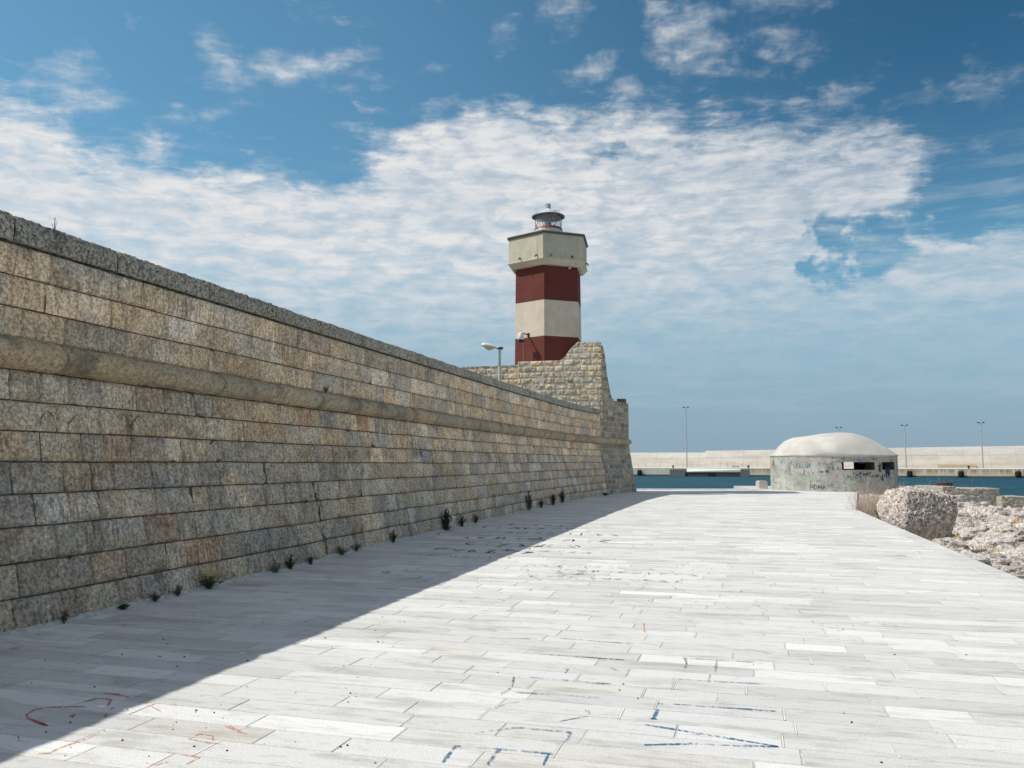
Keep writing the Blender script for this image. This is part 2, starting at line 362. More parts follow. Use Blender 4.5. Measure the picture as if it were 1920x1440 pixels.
# far end, re-pointed with pale mortar
ec=[(lambda s,k=k:.0+k*.255*zt(s)/2.56*(2.41/2.55)*1.0,lambda s,k=k:(k+1)*.255*zt(s)/2.56*(2.41/2.55)) for k in range(10)]
def te2(s,z): return np.array(random.choice(PAL))*np.array((1.08,1.0,.92))*random.uniform(.9,1.15)*1.4
stones('end_stone',wall,M_wall,ec,38.6,42.55,wp,(.30,.6),lambda s:.085,.018,.020,te2,vg=.018,ed=-.02,lift=.012)
def te3_(s,z): return np.array(random.choice(PAL))*np.array((1.05,1.0,.92))*random.uniform(.9,1.15)*1.05
eu=[(lambda s,k=k:zt(s)+.15+k*.27,lambda s,k=k:zt(s)+.15+(k+1)*.27) for k in range(17)]
stones('end_stone',wall,M_wall,eu,38.8,42.55,wp,(.30,.62),lambda s:.085,.019,.020,te2,top=topend,vg=.018,ed=-.02,lift=.012)
def strip(name,pr,matl,parent,s0,s1,ds=.5):
    """continuous backing surface following the wall; pr(s)-> list of (z,d)"""
    V=[];Fc=[];n=None;ss=list(np.arange(s0,s1,ds))+[s1]
    for s in ss:
        q=pr(s); n=len(q)
        for z,d in q: V.append(wp(s,z,d))
    for i in range(len(ss)-1):
        for j in range(n-1): Fc.append((i*n+j,(i+1)*n+j,(i+1)*n+j+1,i*n+j+1))
    Fc.append(tuple(range(n))); Fc.append(tuple((len(ss)-1)*n+j for j in range(n))[::-1])
    return mk(name,V,Fc,matl,parent)
strip('wall_core',lambda s:[(z,-.028) for z in(-.3,.5,1,1.5,2,2.4,2.6,3.82)]+[(3.82,-.7),(-.3,-1.2)],M_mortar,wall,-6,38.7,.6)
strip('wall_core',lambda s:[(z,-.006) for z in(-.3,.5,1,1.5,2,2.4,2.6,3.5)]+[(tcore(s),-.006),(tcore(s),-.7),(-.3,-1.2)],M_cream2,wall,38.7,42.6,.15)
# string course: rounded moulding in stone lengths
def torus(parent,s0,s1):
    V=[];Fc=[];Cc=[];U=[];s=s0;n=13
    while s<s1:
        L=random.uniform(.9,1.7); e=min(s+L,s1); tint=np.array(random.choice([(.33,.30,.25),(.30,.28,.24),(.36,.31,.24),(.30,.28,.24)]))*np.array((1.7,1.5,1.24))*random.uniform(.93,1.08)
        m=max(4,int((e-s)/(.05 if s<20 else .12))); base=len(V); jr=random.uniform(-.006,.006)
        for i in range(m+1):
            f=i/m; a=s+.004+(e-s-.008)*f; ed=.93 if i in(0,m) else 1.
            for k in range(n+1):
                t=-math.pi/2+math.pi*k/n
                r=(.158+jr+.012*frac(a,k*.12,3,3)+.007*frac(a,k*.3,8,12))*ed
                V.append(wp(a,zt(a)+r*math.sin(t)*.98,-off(a,zt(a)+r*math.sin(t)*.98)+r*math.cos(t)*1.08-.015)); U.append((a,k*.04))
                g=.5+.5*math.sin(t)
                Cc.append(tint*np.array((1,1,1)))
        for i in range(m):
            for k in range(n):
                q=base+i*(n+1)+k; Fc.append((q,q+n+1,q+n+2,q+1))
        s=e
    return mk('string_course',V,Fc,M_cop2,parent,uv=U,col=Cc,smooth=True)
def f_cop2(t,p,out):
    ob=t.n('ShaderNodeTexCoord').outputs['Object']; ti=t.n('ShaderNodeAttribute',attribute_name='tint').outputs['Color']
    a=t.noise(ob,20.,8.,.75); b=t.noise(ob,2.,6.,.6); pit=t.vor(ob,26.)
    c=t.mix(t.sm(a,.34,.64),t.mix(1.,ti,(.60,.59,.57,1),'MULTIPLY'),t.mix(1.,ti,(1.22,1.20,1.16,1),'MULTIPLY'))
    c=t.mix(t.m('MULTIPLY',t.sm(b,.5,.66),.6),c,(.13,.13,.125,1))
    c=t.mix(t.m('MULTIPLY',t.sm(pit,.2,.05),.4),c,(.06,.055,.05,1))
    t.put(p.inputs['Base Color'],c)
    bp=t.n('ShaderNodeBump',{'Strength':.8,'Distance':.025,'Height':t.m('ADD',a,t.sm(pit,.0,.4))}); t.put(p.inputs['Normal'],bp.outputs[0])
M_cop2=mat('string_course_stone',f_cop2,.93,.12)
torus(wall,-6,42.6)
# coping slabs with worn tops
def coping(parent,s0,s1):
    V=[];Fc=[];Cc=[];s=s0
    prof=[(3.815,.0),(3.822,.03),(3.90,.036),(3.98,.032),(4.03,.018),(4.05,-.03),(4.05,-.2),(4.055,-.4),(4.04,-.62),(3.815,-.64)]
    while s<s1:
        L=random.uniform(1.0,1.9); e=min(s+L,s1); tint=np.array((.50,.455,.38))*random.uniform(.9,1.1)
        m=max(5,int((e-s)/(.035 if s<22 else .09))); base=len(V); n=len(prof); dz=random.uniform(-.012,.012)
        for i in range(m+1):
            f=i/m; a=s+.005+(e-s-.01)*f
            for k,(z,d) in enumerate(prof):
                q=.018*frac(a,k*.35,11,4)+.012*frac(a,k*.5,2,18)
                edge=-.02 if i in(0,m) else 0
                zz_=z+(0 if z<3.9 else .05*max(0,min(1,(12-a)/6)))+(dz+q*1.0+edge*.5 if k>=3 and k<9 else 0); V.append(wp(a,zz_,d+(q if k<5 else 0)+edge*(k<6))); Cc.append(tint)
        for i in range(m):
            for k in range(n-1):
                q=base+i*n+k; Fc.append((q,q+n,q+n+1,q+1))
        s=e
    return mk('coping',V,Fc,M_cop,parent,col=Cc,smooth=False)
autosm(coping(wall,-6,38.75),60)
# small merlon at the very corner
mb=MB()
def ubox(mb,u0,u1,v0,v1,z0,z1,col=None):
    P=[(*XY(u,v),z) for u in(u0,u1) for v in(v0,v1) for z in(z0,z1)]
    mb.add(P,[(0,1,3,2),(4,6,7,5),(0,4,5,1),(2,3,7,6),(0,2,6,4),(1,5,7,3)],col)
ubox(mb,ut(42.3)-.45,ut(42.3)-.03,42.05,42.5,4.5,4.78,(.25,.24,.21)); mb.build('merlon',M_cop,wall)
# low plinth of mortar fillet at foot
V=[];Fc=[]
ss=np.arange(-6,42.6,.12)
for s in ss:
    q=.02+.018*mn.noise(Vector((s*2.3,1,1)))+.012*mn.noise(Vector((s*9,4,1)))
    V+= [wp(s,.035+q*.5,-.01),wp(s,.0,.035+q*1.6)]
for i in range(len(ss)-1): Fc.append((2*i,2*i+1,2*i+3,2*i+2))
mk('mortar_fillet',V,Fc,M_joint,wall)
# faded spray lettering on the wall
M_gry=None
def paintmat(name,c,cover=.5,alpha=1.):
    def fn(t,p,out):
        ob=t.n('ShaderNodeTexCoord').outputs['Object']
        n=t.noise(ob,38.,5.,.7); m_=t.noise(ob,3.,3.,.6)
        t.put(p.inputs['Base Color'],c4(c))
        a=t.m('MULTIPLY',t.sm(t.m('ADD',n,t.m('MULTIPLY',m_,.5)),cover+.12,cover+.32),alpha)
        tr=t.n('ShaderNodeBsdfTransparent'); mx=t.n('ShaderNodeMixShader',{0:a,1:tr.outputs[0],2:p.outputs[0]})
        t.put(out.inputs[0],mx.outputs[0])
    return mat(name,fn,.8,.2)
P_blue=paintmat('blue_paint',(.03,.16,.30),.50,.9); P_dblue=paintmat('dark_blue_paint',(.035,.07,.16),.5,.8); P_grey=paintmat('faded_grey_paint',(.10,.105,.12),.56,.7)
P_lblue=paintmat('faded_blue_paint',(.08,.15,.24),.52,.75)
P_red=paintmat('red_paint',(.50,.10,.06),.46,.85); P_or=paintmat('orange_paint',(.68,.30,.15),.51,.8); P_yel=paintmat('yellow_paint',(.42,.40,.05),.45,.8)
P_blk=paintmat('black_paint',(.03,.028,.03),.42,.9); P_wk=paintmat('dull_black_paint',(.035,.035,.045),.42,.62)
P_blk2=paintmat('black_marker',(.02,.02,.025),.2,1.); P_teal=paintmat('teal_paint',(.03,.22,.28),.3,.95); P_navy=paintmat('navy_paint',(.02,.05,.11),.42,.95)
P_mint=paintmat('mint_paint',(.45,.62,.50),.45,.7); P_pink=paintmat('pink_paint',(.62,.30,.26),.45,.75)
def ribbon(mb,pts,wd,P,up=None,lift=.004):
    """flat painted stroke; pts 2-D in surface units, P(a,b,lift)->xyz; wd width or list"""
    pts=[Vector((p[0],p[1])) for p in pts]
    q=[pts[0]]
    for a,b in zip(pts,pts[1:]):
        n=max(1,int((b-a).length/max(wd*2.5,.02))); q+=[a.lerp(b,i/n) for i in range(1,n+1)]
    V=[]
    for i,p in enumerate(q):
        d=q[min(i+1,len(q)-1)]-q[max(i-1,0)]
        if d.length<1e-9: d=Vector((1,0))
        d.normalize(); nrm=Vector((-d.y,d.x)); h=wd*.42*random.uniform(.45,1.25)*(.6 if i in(0,len(q)-1) else 1)
        V+= [P(*(p+nrm*h),lift),P(*(p-nrm*h),lift)]
    mb.add(V,[(2*i,2*i+1,2*i+3,2*i+2) for i in range(len(q)-1)])
LET={'M':[[(0,0),(.02,1),(.5,.3),(.98,1),(1,0)]],'D':[[(.05,0),(.05,1),(.6,.9),(.95,.5),(.6,.1),(.05,0)]],'A':[[(0,0),(.5,1),(1,0)],[(.2,.4),(.8,.4)]],
'E':[[(.9,1),(.1,1),(.1,0),(.9,0)],[(.1,.5),(.7,.5)]],'L':[[(.1,1),(.1,0),(.9,0)]],'U':[[(.1,1),(.1,.2),(.5,0),(.9,.2),(.9,1)]],'I':[[(.5,0),(.5,1)]],
'R':[[(.1,0),(.1,1),(.8,.85),(.7,.5),(.1,.5),(.9,0)]],'S':[[(.9,.9),(.3,1),(.1,.7),(.8,.4),(.8,.1),(.1,0)]],'T':[[(0,1),(1,1)],[(.5,1),(.5,0)]],'C':[[(.9,.9),(.4,1),(.1,.5),(.4,0),(.9,.1)]],
'O':[[(.5,0),(.1,.5),(.5,1),(.9,.5),(.5,0)]],'N':[[(.1,0),(.1,1),(.9,0),(.9,1)]],'P':[[(.1,0),(.1,1),(.85,.8),(.1,.45)]],'X':[[(0,1),(1,0)],[(0,0),(1,1)]],'V':[[(0,1),(.5,0),(1,1)]],'Z':[[(0,1),(1,1),(0,0),(1,0)]]}
def word(mb,txt,x,y,wc,h,wd,P,slant=0.,jit=.0):
    for ch in txt:
        if ch in LET:
            for st in LET[ch]: ribbon(mb,[(x+(p[0]*wc*.78)+slant*p[1]*h+random.uniform(-jit,jit)*wc,y+p[1]*h+random.uniform(-jit,jit)*h) for p in st],wd,P)
        x+=wc
def scrib(mb,x,y,wx,wy,n,wd,P):
    for i in range(n):
        cx=x+wx*(i+.5)/n; pts=[(cx+random.uniform(-.5,.5)*wx/n*1.1,y+random.uniform(0,1)*wy) for _ in range(random.choice((2,3,3,4)))]
        ribbon(mb,pts,wd,P)
WP=lambda a,b,l:wp(a,b,l+.016)
def vz(px,py):
    """point of the wall face (distance along it, height) seen at a picture position"""
    best=None
    for v in np.arange(5,42,.05):
        x,y=XY(ut(v)+.2,v)
        d=abs(x/y-ray(px,py)[0])
        if best is None or d<best[0]: best=(d,v,y)
    return best[1],zz(py,best[2])
mb=MB()
a,z=vz(655,852); scrib(mb,a,z-.10,2.2,.22,18,.022,WP)
a,z=vz(628,850); scrib(mb,a,z-.15,.5,.32,5,.03,WP)
a,z=vz(776,842); scrib(mb,a,z-.22,.7,.50,7,.04,WP)
a,z=vz(795,838); scrib(mb,a+.3,z-.2,2.2,.34,9,.04,WP)
a,z=vz(860,850); scrib(mb,a,z-.2,2.2,.35,8,.02,WP)
for px,py,r in((160,790,.16),(105,778,.10),(275,790,.15)):
    a,z=vz(px,py); ribbon(mb,[(a-r,z-r*1.2),(a-r*.8,z-.2*r),(a,z+r*.5),(a+r*.8,z-.1*r),(a+r,z-r*1.1)],.022,WP)
mb.build('graffiti',P_wk,wall)
# ------------------------------------------------------------------ bastion flank and tooth behind the wall
bast=thing('bastion_wall','sunlit rough stone bastion wall with pale mortar stepping up to a tall tooth below the lighthouse','wall')
K=(4.21,39.12); fd=(-.970,.242)
def fy(px):  # s along flank seen at px
    a=ray(px,700)[0]; return (K[0]-a*K[1])/(a*fd[1]-fd[0])
def fz(px,py): s=fy(px); return zz(py,K[1]+s*fd[1])
tp=[(1129.5,643),(1128,641),(1083,641),(1068,656),(1057,671),(1050,675.5),(971,678)]
sx=[fy(p[0]) for p in tp]; sz=[fz(*p) for p in tp]
s2=[fy(968),fy(860),fy(700)]; z2=[fz(968,683),fz(860,687),fz(700,692)]
def topf(s): return float(np.interp(s,sx,sz)) if s<=sx[-1] else float(np.interp(s,s2,z2))
def fpP(stepd=0.):
    def P_(s,z,d=0.):
        # roughly weathered hollow in the lower middle
        d=d+stepd-.10*max(0,min(1,(5.6-z)/1.2))*(.5+.5*math.sin(s*1.3+1))
        x=K[0]+fd[0]*s+(-fd[1])*(-1)*(-d); y=K[1]+fd[1]*s-abs(fd[0])*d
        return (K[0]+fd[0]*s-fd[1]*d,K[1]+fd[1]*s-.970*d,z)
    return P_
fcourse=[(lambda s,k=k:3.0+k*.29+.02*mn.noise(Vector((s,k*2.,0))),lambda s,k=k:3.0+(k+1)*.29+.02*mn.noise(Vector((s,(k+1)*2.,0)))) for k in range(16)]
def tfl(s,z): return np.array(random.choice([(.40,.36,.28),(.36,.33,.27),(.44,.38,.29),(.33,.31,.26),(.42,.36,.27)]))*random.uniform(.9,1.15)*1.7
stones('bastion_stone',bast,M_wall,fcourse,sx[0],sx[-1],fpP(),(.32,.66),lambda s:.05,.021,.028,tfl,top=topf,edge=.03,vg=.02,ed=-.02,lift=.014)
stones('bastion_stone',bast,M_wall,fcourse,sx[-1]+.02,s2[-1],fpP(-.25),(.36,.7),lambda s:.06,.021,.028,tfl,top=topf,edge=.03,vg=.02,ed=-.02,lift=.014)
def flankcore(sa,sb,P_,n=40):
    V=[];Fc=[];ss=np.linspace(sa,sb,n)
    for s in ss:
        zt_=topf(s)
        zs=[2.2]+list(np.linspace(3,zt_,8))
        for z in zs: V.append(P_(s,z,-.004))
        b=P_(s,zt_,-.5); V.append(b); b=P_(s,2.2,-.5); V.append((b[0],b[1],2.2))
    m=11
    for i in range(len(ss)-1):
        for j in range(m-1): Fc.append((i*m+j,(i+1)*m+j,(i+1)*m+j+1,i*m+j+1))
    Fc.append(tuple(range(m))); Fc.append(tuple((n-1)*m+j for j in range(m))[::-1])
    return mk('bastion_core',V,Fc,M_cream,bast)
flankcore(max(sx[0],.03),sx[-1],fpP()); flankcore(sx[-1]+.01,s2[-1],fpP(-.25))
# rough rubble lumps low on the flank
# terrace inside the fort
mb=MB(); ubox(mb,-40,-7.7,-8,42.5,2.6,3.0); ubox(mb,-7.7,-6.9,38.9,42.5,2.6,3.0)
tag(mb.build('fort_terrace',plain('terrace_ground',(.20,.18,.15),.95,.1)),kind='structure')
mb=MB(); ubox(mb,-40,-8.3,42.5,43.0,-2.5,4.2); tag(mb.build('fort_sea_wall',M_cream),'plain stone sea wall closing the back of the fort, hidden past the corner','wall')
# ------------------------------------------------------------------ promenade
EDGE=[(-9,3.56),(12,3.53),(24,3.40),(29.5,3.38)]
pA=XY(3.38,29.5); pB=(17.6,42.2)
uB,vB=UV(*pB)
def uedge(v):
    if v<=29.5: return float(np.interp(v,[e[0] for e in EDGE],[e[1] for e in EDGE]))
    return 3.38+(uB-3.38)*(v-29.5)/(vB-29.5) if v<vB else uB+(v-vB)*.55
YE=46.3
def infar(u,v): return XY(u,v)[1]<YE or (u>1.2 and v<55)
V=[];Fc=[];Cc=[];WJ=[]
v=-8.; hits=[]
KW=.33
while v<54:
    pitch=.255; u=-7.6+random.uniform(-.6,0); rowt=random.uniform(.95,1.04)
    ue=uedge(v+.1)-KW
    while u<ue:
        L=random.choice((.5,.6,.7,.8,.85,.95,1.05,1.2)); a,b=u,min(u+L,ue); 
        if ue-b<.25: b=ue
        u=b
        cx,cy=XY((a+b)/2,v+.12)
        if cy>YE-.35 and (a<1.2): continue
        g=.0035; gz=random.uniform(-.0012,.0012)
        r=random.random(); base_=.685 if r<.6 else (.755 if r<.85 else .63)
        base_*=rowt*random.uniform(.93,1.07)
        tcol=np.array((1.,.99,.965))*base_
        if random.random()<.05: tcol*=np.array((.98,.955,.925))
        if random.random()<.45: WJ.append((b,v,pitch,random.random()))
        k=len(V); e=.004
        q=[(a+g,v+g),(b-g*1.3,v+g),(b-g*1.3,v+pitch-g),(a+g,v+pitch-g)]
        qi=[(a+g+e,v+g+e),(b-g*1.3-e,v+g+e),(b-g*1.3-e,v+pitch-g-e),(a+g+e,v+pitch-g-e)]
        for p in q: x,y=XY(*p); V.append((x,y,-.012))
        for p in qi: x,y=XY(*p); V.append((x,y,gz))
        Cc+=[tcol*.92]*4+[tcol]*4
        Fc+=[(k+4,k+5,k+6,k+7)]+[(k+i,k+(i+1)%4,k+4+(i+1)%4,k+4+i) for i in range(4)]
    v+=pitch
# kerb course along the edge
for (va,vb) in ((-8,29.5),(29.5,vB+3)):
    s=va
    while s<vb:
        e=min(s+random.uniform(.8,1.1),vb); k=len(V); tcol=np.array((1,.99,.97))*random.uniform(.60,.70)
        q=[(uedge(s)-KW+.018,s+.004),(uedge(s),s+.004),(uedge(e),e-.004),(uedge(e)-KW+.018,e-.004)]
        for p in q: V.append((*XY(*p),.002))
        for p in q: V.append((*XY(*p),-.28))
        Cc+=[tcol]*8; Fc+=[(k,k+1,k+2,k+3)]+[(k+i,k+4+i,k+4+(i+1)%4,k+(i+1)%4) for i in range(4)]
        s=e
# far kerb towards the water
for x0 in np.arange(4,13.6,1.0):
    k=len(V); q=[(x0+.004,YE-.34),(x0+.996,YE-.34),(x0+.996,YE),(x0+.004,YE)]
    V+= [(x,y,.05) for x,y in q]+[(x,y,-.3) for x,y in q]; Cc+=[np.array((.8,.79,.77))]*8
    Fc+=[(k,k+1,k+2,k+3)]+[(k+i,k+4+i,k+4+(i+1)%4,k+(i+1)%4) for i in range(4)]
paving=tag(mk('paving',V,Fc,M_pave,col=Cc),kind='structure')
poly=[XY(-7.6,-9),XY(3.5,-9),XY(3.46,12),XY(3.33,24),pA[:2],pB,(21.,50.),(26.,53.),(14.2,53.),(13.6,YE-.05),(3.5,YE-.05),XY(-7.6,43)]
poly[4]=(pA[0]-.05,pA[1]); 
n=len(poly); V=[(x,y,-.0028) for x,y in poly]+[(x,y,-3.) for x,y in poly]
tag(mk('paving_bed',V,[tuple(range(n))]+[(i,(i+1)%n,n+(i+1)%n,n+i)[::-1] for i in range(n)],M_joint),kind='structure')
# short cross joints filled with pale grout, and the pale line inside the kerb
mb=MB()
for b,v0,p_,r_ in WJ:
    if v0>24: continue
    h_=.004 if r_<.6 else .006
    mb.add([(*XY(b-h_,v0+.006),.0022),(*XY(b+h_,v0+.006),.0022),(*XY(b+h_,v0+p_-.006),.0022),(*XY(b-h_,v0+p_-.006),.0022)],[(0,1,2,3)])
for s_ in np.arange(-8,29,.5):
    mb.add([(*XY(uedge(s_)-KW-.012,s_),.0035),(*XY(uedge(s_)-KW+.016,s_),.0035),(*XY(uedge(s_+.5)-KW+.016,s_+.5),.0035),(*XY(uedge(s_+.5)-KW-.012,s_+.5),.0035)],[(0,1,2,3)])
mb.build('joint_grout',M_jointw,paving)
# painted scrawls on the paving
GP=lambda a,b,l:(a,b,l)
def gs(mb,pts,wd,ox,oy,k):
    q=[G(ox+x/k,oy+y/k) for x,y in pts]; ribbon(mb,q,wd,GP,lift=.0045)
mb=MB(); o=(1100,1180,4.571)
for s in [[(600,640),(650,640)],[(740,645),(900,655)],[(930,660),(1280,682),(1620,705)],[(490,995),(900,985),(1250,1000),(1640,1012)],[(880,985),(945,985)],[(1560,1000),(1640,1010)]]: gs(mb,s,.03,*o)
for s in [[(608,690),(570,768),(545,770)],[(15,700),(25,740)],[(900,905),(970,905)],[(490,820),(930,890),(1640,1008)]]: gs(mb,s,.03,*o)
for s in [[(880,975),(950,990)],[(880,990),(945,978)],[(600,634),(650,645)],[(1480,700),(1625,706)],[(545,768),(600,772)],[(5,715),(40,725)]]: gs(mb,s,.03,*o)
o=(640,960,3)
for s in [[(570,1410),(640,1320)],[(850,1335),(890,1335),(820,1422)],[(1115,1360),(1190,1362)],[(1165,1362),(1135,1425)],[(980,1217),(1030,1214)],[(1370,1115),(1400,1140)],[(1260,1242),(1295,1242)],[(640,1318),(665,1320)],[(815,1415),(832,1425)]]: gs(mb,s,.026,*o)
mb.build('blue_graffiti',P_blue,paving)
mb=MB(); o=(1100,1180,4.571)
for s in [[(730,428),(1200,455),(1490,470)],[(820,248),(1130,265),(1440,285)],[(1115,270),(1105,330),(1100,380)],[(1460,290),(1505,292)],[(1240,180),(1400,175),(1500,195),(1580,215)],[(0,100),(410,127)],[(60,155),(120,165)],[(0,245),(320,265)],[(200,330),(280,365)],[(0,460),(210,470)],[(0,590),(110,590)],[(840,250),(855,290),(840,340)]]: gs(mb,s,.022,*o)
o=(640,960,3)
for s in [[(640,1320),(870,1335),(1190,1362)],[(980,1215),(1290,1240),(1270,1285),(1200,1310)],[(750,1245),(980,1215)],[(1230,1180),(1390,1150)],[(1110,800),(1590,832)],[(1230,712),(1640,745)],[(1040,930),(1520,970)],[(970,1015),(1450,1045)],[(970,930),(960,985),(900,1030)],[(1250,885),(1275,885),(1258,910)],[(830,708),(1100,715)],[(880,1100),(930,1080),(1000,1070)]]: gs(mb,s,.020,*o)
mb.build('faded_blue_graffiti',P_lblue,paving)
mb=MB(); o=(0,960,3)
for s in [[(265,1205),(200,1180),(155,1160),(150,1140),(200,1112),(280,1100),(360,1097),(480,1098)],[(470,1072),(540,1052),(590,1052),(625,1060),(605,1090)],[(645,1100),(622,1112)],[(600,1140),(590,1150)],[(580,1022),(660,1028),(740,1048)],[(425,1140),(402,1148),(410,1158)],[(230,1192),(268,1204)]]: gs(mb,s,.026,*o)
mb.build('red_graffiti',P_red,paving)
mb=MB()
for s in [[(790,1062),(850,1095),(905,1125)],[(50,1320),(90,1330)],[(215,1362),(270,1360),(340,1328)],[(340,1328),(450,1290),(560,1245)],[(1060,1276),(1120,1250),(1195,1260),(1195,1285)],[(1060,1278),(1170,1300),(1262,1308)],[(1265,1205),(1330,1235),(1400,1210)],[(1330,1235),(1385,1250)],[(940,1352),(1010,1365),(1125,1385)],[(1120,1385),(1050,1420)],[(800,1410),(880,1426),(950,1405)],[(1290,1205),(1340,1232)]]: gs(mb,s,.020,*o)
o=(640,960,3)
for s in [[(1700,625),(1705,680)],[(440,565),(620,565)],[(790,322),(810,325)]]: gs(mb,s,.02,*o)
mb.build('orange_graffiti',P_or,paving)
mb=MB(); gs(mb,[(55,772),(90,765),(130,756)],.035,0,960,3); gs(mb,[(70,765),(110,772)],.03,0,960,3); mb.build('yellow_graffiti',P_yel,paving)
random.seed(21)
def gscr(mb,px0,px1,py0,py1,n,size,wd):
    for i in range(n):
        px=random.uniform(px0,px1); py=random.uniform(py0,py1); x,y=G(px,py); s=size*random.uniform(.6,1.4)
        k=random.choice((0,0,1,2))
        ang=random.uniform(0,6.28)
        if k==0: pts=[(x+s*math.cos(ang+t)*.6,y+s*.9*math.sin(ang+t)) for t in np.linspace(0,random.uniform(1.5,5),7)]
        elif k==1: pts=[(x,y),(x+s*random.uniform(-1,1),y+s*random.uniform(-1,1)),(x+s*random.uniform(-1,1),y+s*random.uniform(-1,1))]
        else: pts=[(x,y),(x+s*random.uniform(.5,1.6),y+s*random.uniform(-.5,.5))]
        ribbon(mb,pts,wd,GP,lift=.0045)
mb=MB()
def rot(a,x,y,x0,y0): return x0+x*math.cos(a)-y*math.sin(a),y0+x*math.sin(a)+y*math.cos(a)
def grow(mb,px,py,n,wc,h,wd,ang=-.27):
    x0,y0=G(px,py)
    for k in range(n):
        for _ in range(random.choice((1,2,2))):
            pts=[(k*wc+random.uniform(0,.8)*wc,random.uniform(0,1)*h) for _ in range(random.choice((2,3,4)))]
            ribbon(mb,[rot(ang,a,b,x0,y0) for a,b in pts],wd,GP,lift=.0045)
def gword(mb,txt,px,py,wc,h,wd,ang=-.2):
    x0,y0=G(px,py)
    word(mb,txt,0,0,wc,h,wd,lambda a,b,l:(*rot(ang,a,b,x0,y0),.0045),0,.08)
for a_ in ((872,990,8,.34,.55,.045),(905,1000,9,.34,.60,.05),(800,1033,6,.34,.5,.045),(860,1022,7,.34,.55,.05),(855,1010,9,.36,.6,.05),(935,985,8,.36,.5,.04),(775,1042,9,.2,.2,.025),(905,1033,8,.25,.4,.04)): grow(mb,*a_)
gscr(mb,780,1010,985,1040,16,.16,.035)
mb.build('dark_graffiti',P_blk,paving)
mb=MB(); grow(mb,985,1082,11,.2,.22,.026); grow(mb,1000,1070,12,.2,.25,.026); grow(mb,1010,1062,9,.2,.2,.022); gscr(mb,980,1110,1058,1086,22,.10,.025); gscr(mb,1100,1150,1062,1064,3,.08,.03)
mb.build('blue_scribble',P_dblue,paving)
mb=MB(); gscr(mb,690,800,1065,1082,12,.14,.03); gscr(mb,1140,1330,1090,1140,34,.12,.016); gscr(mb,1330,1540,1100,1150,20,.10,.014); gscr(mb,840,1060,1075,1135,26,.07,.016)
gscr(mb,1450,1700,1140,1190,8,.16,.014); gscr(mb,1040,1400,1140,1165,10,.10,.014)
gs(mb,[(1195,245),(1260,247)],.12,1280,960,3); gs(mb,[(1300,225),(1335,222),(1330,232)],.03,1280,960,3); gs(mb,[(1210,240),(1250,240)],.10,1280,960,3)
mb.build('grey_scribble',P_grey,paving)
# ------------------------------------------------------------------ water
def f_water(t,p,out):
    ob=t.n('ShaderNodeTexCoord').outputs['Object']
    a=t.noise(t.map(ob,scale=(.5,1,1)),1.6,6.,.62,.3); b=t.noise(t.map(ob,scale=(.3,1,1)),.22,5.,.6,.3)
    foam=t.noise(t.map(ob,scale=(.35,1,1)),.9,6.,.7)
    t.put(p.inputs['Base Color'],t.mix(t.sm(t.m('ADD',t.m('MULTIPLY',b,.5),t.m('MULTIPLY',a,.5)),.38,.62),(.006,.045,.07,1),(.02,.10,.14,1)))
    h=t.m('ADD',t.m('MULTIPLY',a,.5),t.m('MULTIPLY',b,1.2))
    bp=t.n('ShaderNodeBump',{'Strength':1.,'Distance':.9,'Height':h}); t.put(p.inputs['Normal'],bp.outputs[0])
M_water=mat('sea_water',f_water,.5,.10)
WZ=-1.38
tag(mk('water',[(-6000,-3000,WZ),(6000,-3000,WZ),(6000,9000,WZ),(-6000,9000,WZ)],[(0,1,2,3)],M_water),kind='structure')
# ------------------------------------------------------------------ lighthouse
lh=thing('lighthouse','hexagonal lighthouse banded dark red and cream with a projecting gallery and small glass lantern','lighthouse',(1.89,41.8,3.0))
cx,cy=1.89,41.8; PH=R(9.5)
def f_paint(c,stain=.25):
    def fn(t,p,out):
        ob=t.n('ShaderNodeTexCoord').outputs['Object']
        a=t.noise(ob,1.4,6.,.65); b=t.noise(ob,40.,4.,.6); s=t.noise(t.map(ob,scale=(5,5,.5)),1.,6.,.65)
        k=t.mix(t.sm(a,.35,.7),c4([x*.9 for x in c]),c4([x*1.08 for x in c]))
        k=t.mix(t.m('MULTIPLY',t.sm(s,.55,.72),stain),k,c4([x*.55 for x in c]))
        k=t.mix(t.m('MULTIPLY',t.sm(b,.62,.72),.25),k,c4([x*.6+.08 for x in c]))
        t.put(p.inputs['Base Color'],k)
        bp=t.n('ShaderNodeBump',{'Strength':.35,'Distance':.01,'Height':b}); t.put(p.inputs['Normal'],bp.outputs[0])
    return fn
M_red=mat('oxblood_render',f_paint((.145,.038,.030)),.8,.25); M_crm=mat('cream_render',f_paint((.66,.58,.47),.3),.85,.2)
M_gal=mat('grey_cream_render',f_paint((.56,.52,.40),.5),.85,.2); M_moss=mat('mossy_edge',f_paint((.13,.13,.095),.6),.9,.1)
def P6(prof,name,m,parent=lh):
    o=MB().lathe([(r,z-3.0) for r,z in prof],6,ph=PH).build(name,m,parent); return o
zN=lambda py,R_=1.86:zz(py,cy-.986*R_)
zb=[3.0,zN(629),zN(561),zN(492)]
rr=lambda z:1.90-(z-3)*.011
P6([(rr(zb[0]),zb[0]),(rr(zb[1]),zb[1])],'red_band',M_red); P6([(rr(zb[1]),zb[1]),(rr(zb[2]),zb[2])],'cream_band',M_crm); P6([(rr(zb[2]),zb[2]),(rr(zb[3]),zb[3]+.3)],'red_band',M_red)
zc0=zz(494,cy-2.0*.986); zc1=zz(481,cy-2.22*.986); zg=zz(436,cy-2.2*.986)
P6([(1.80,zc0-.02),(2.0,zc0),(2.02,zc0+.03),(2.20,zc1-.08),(2.24,zc1-.06),(2.24,zc1)],'cornice',M_crm)
P6([(2.19,zc1),(2.19,zg)],'gallery',M_gal)
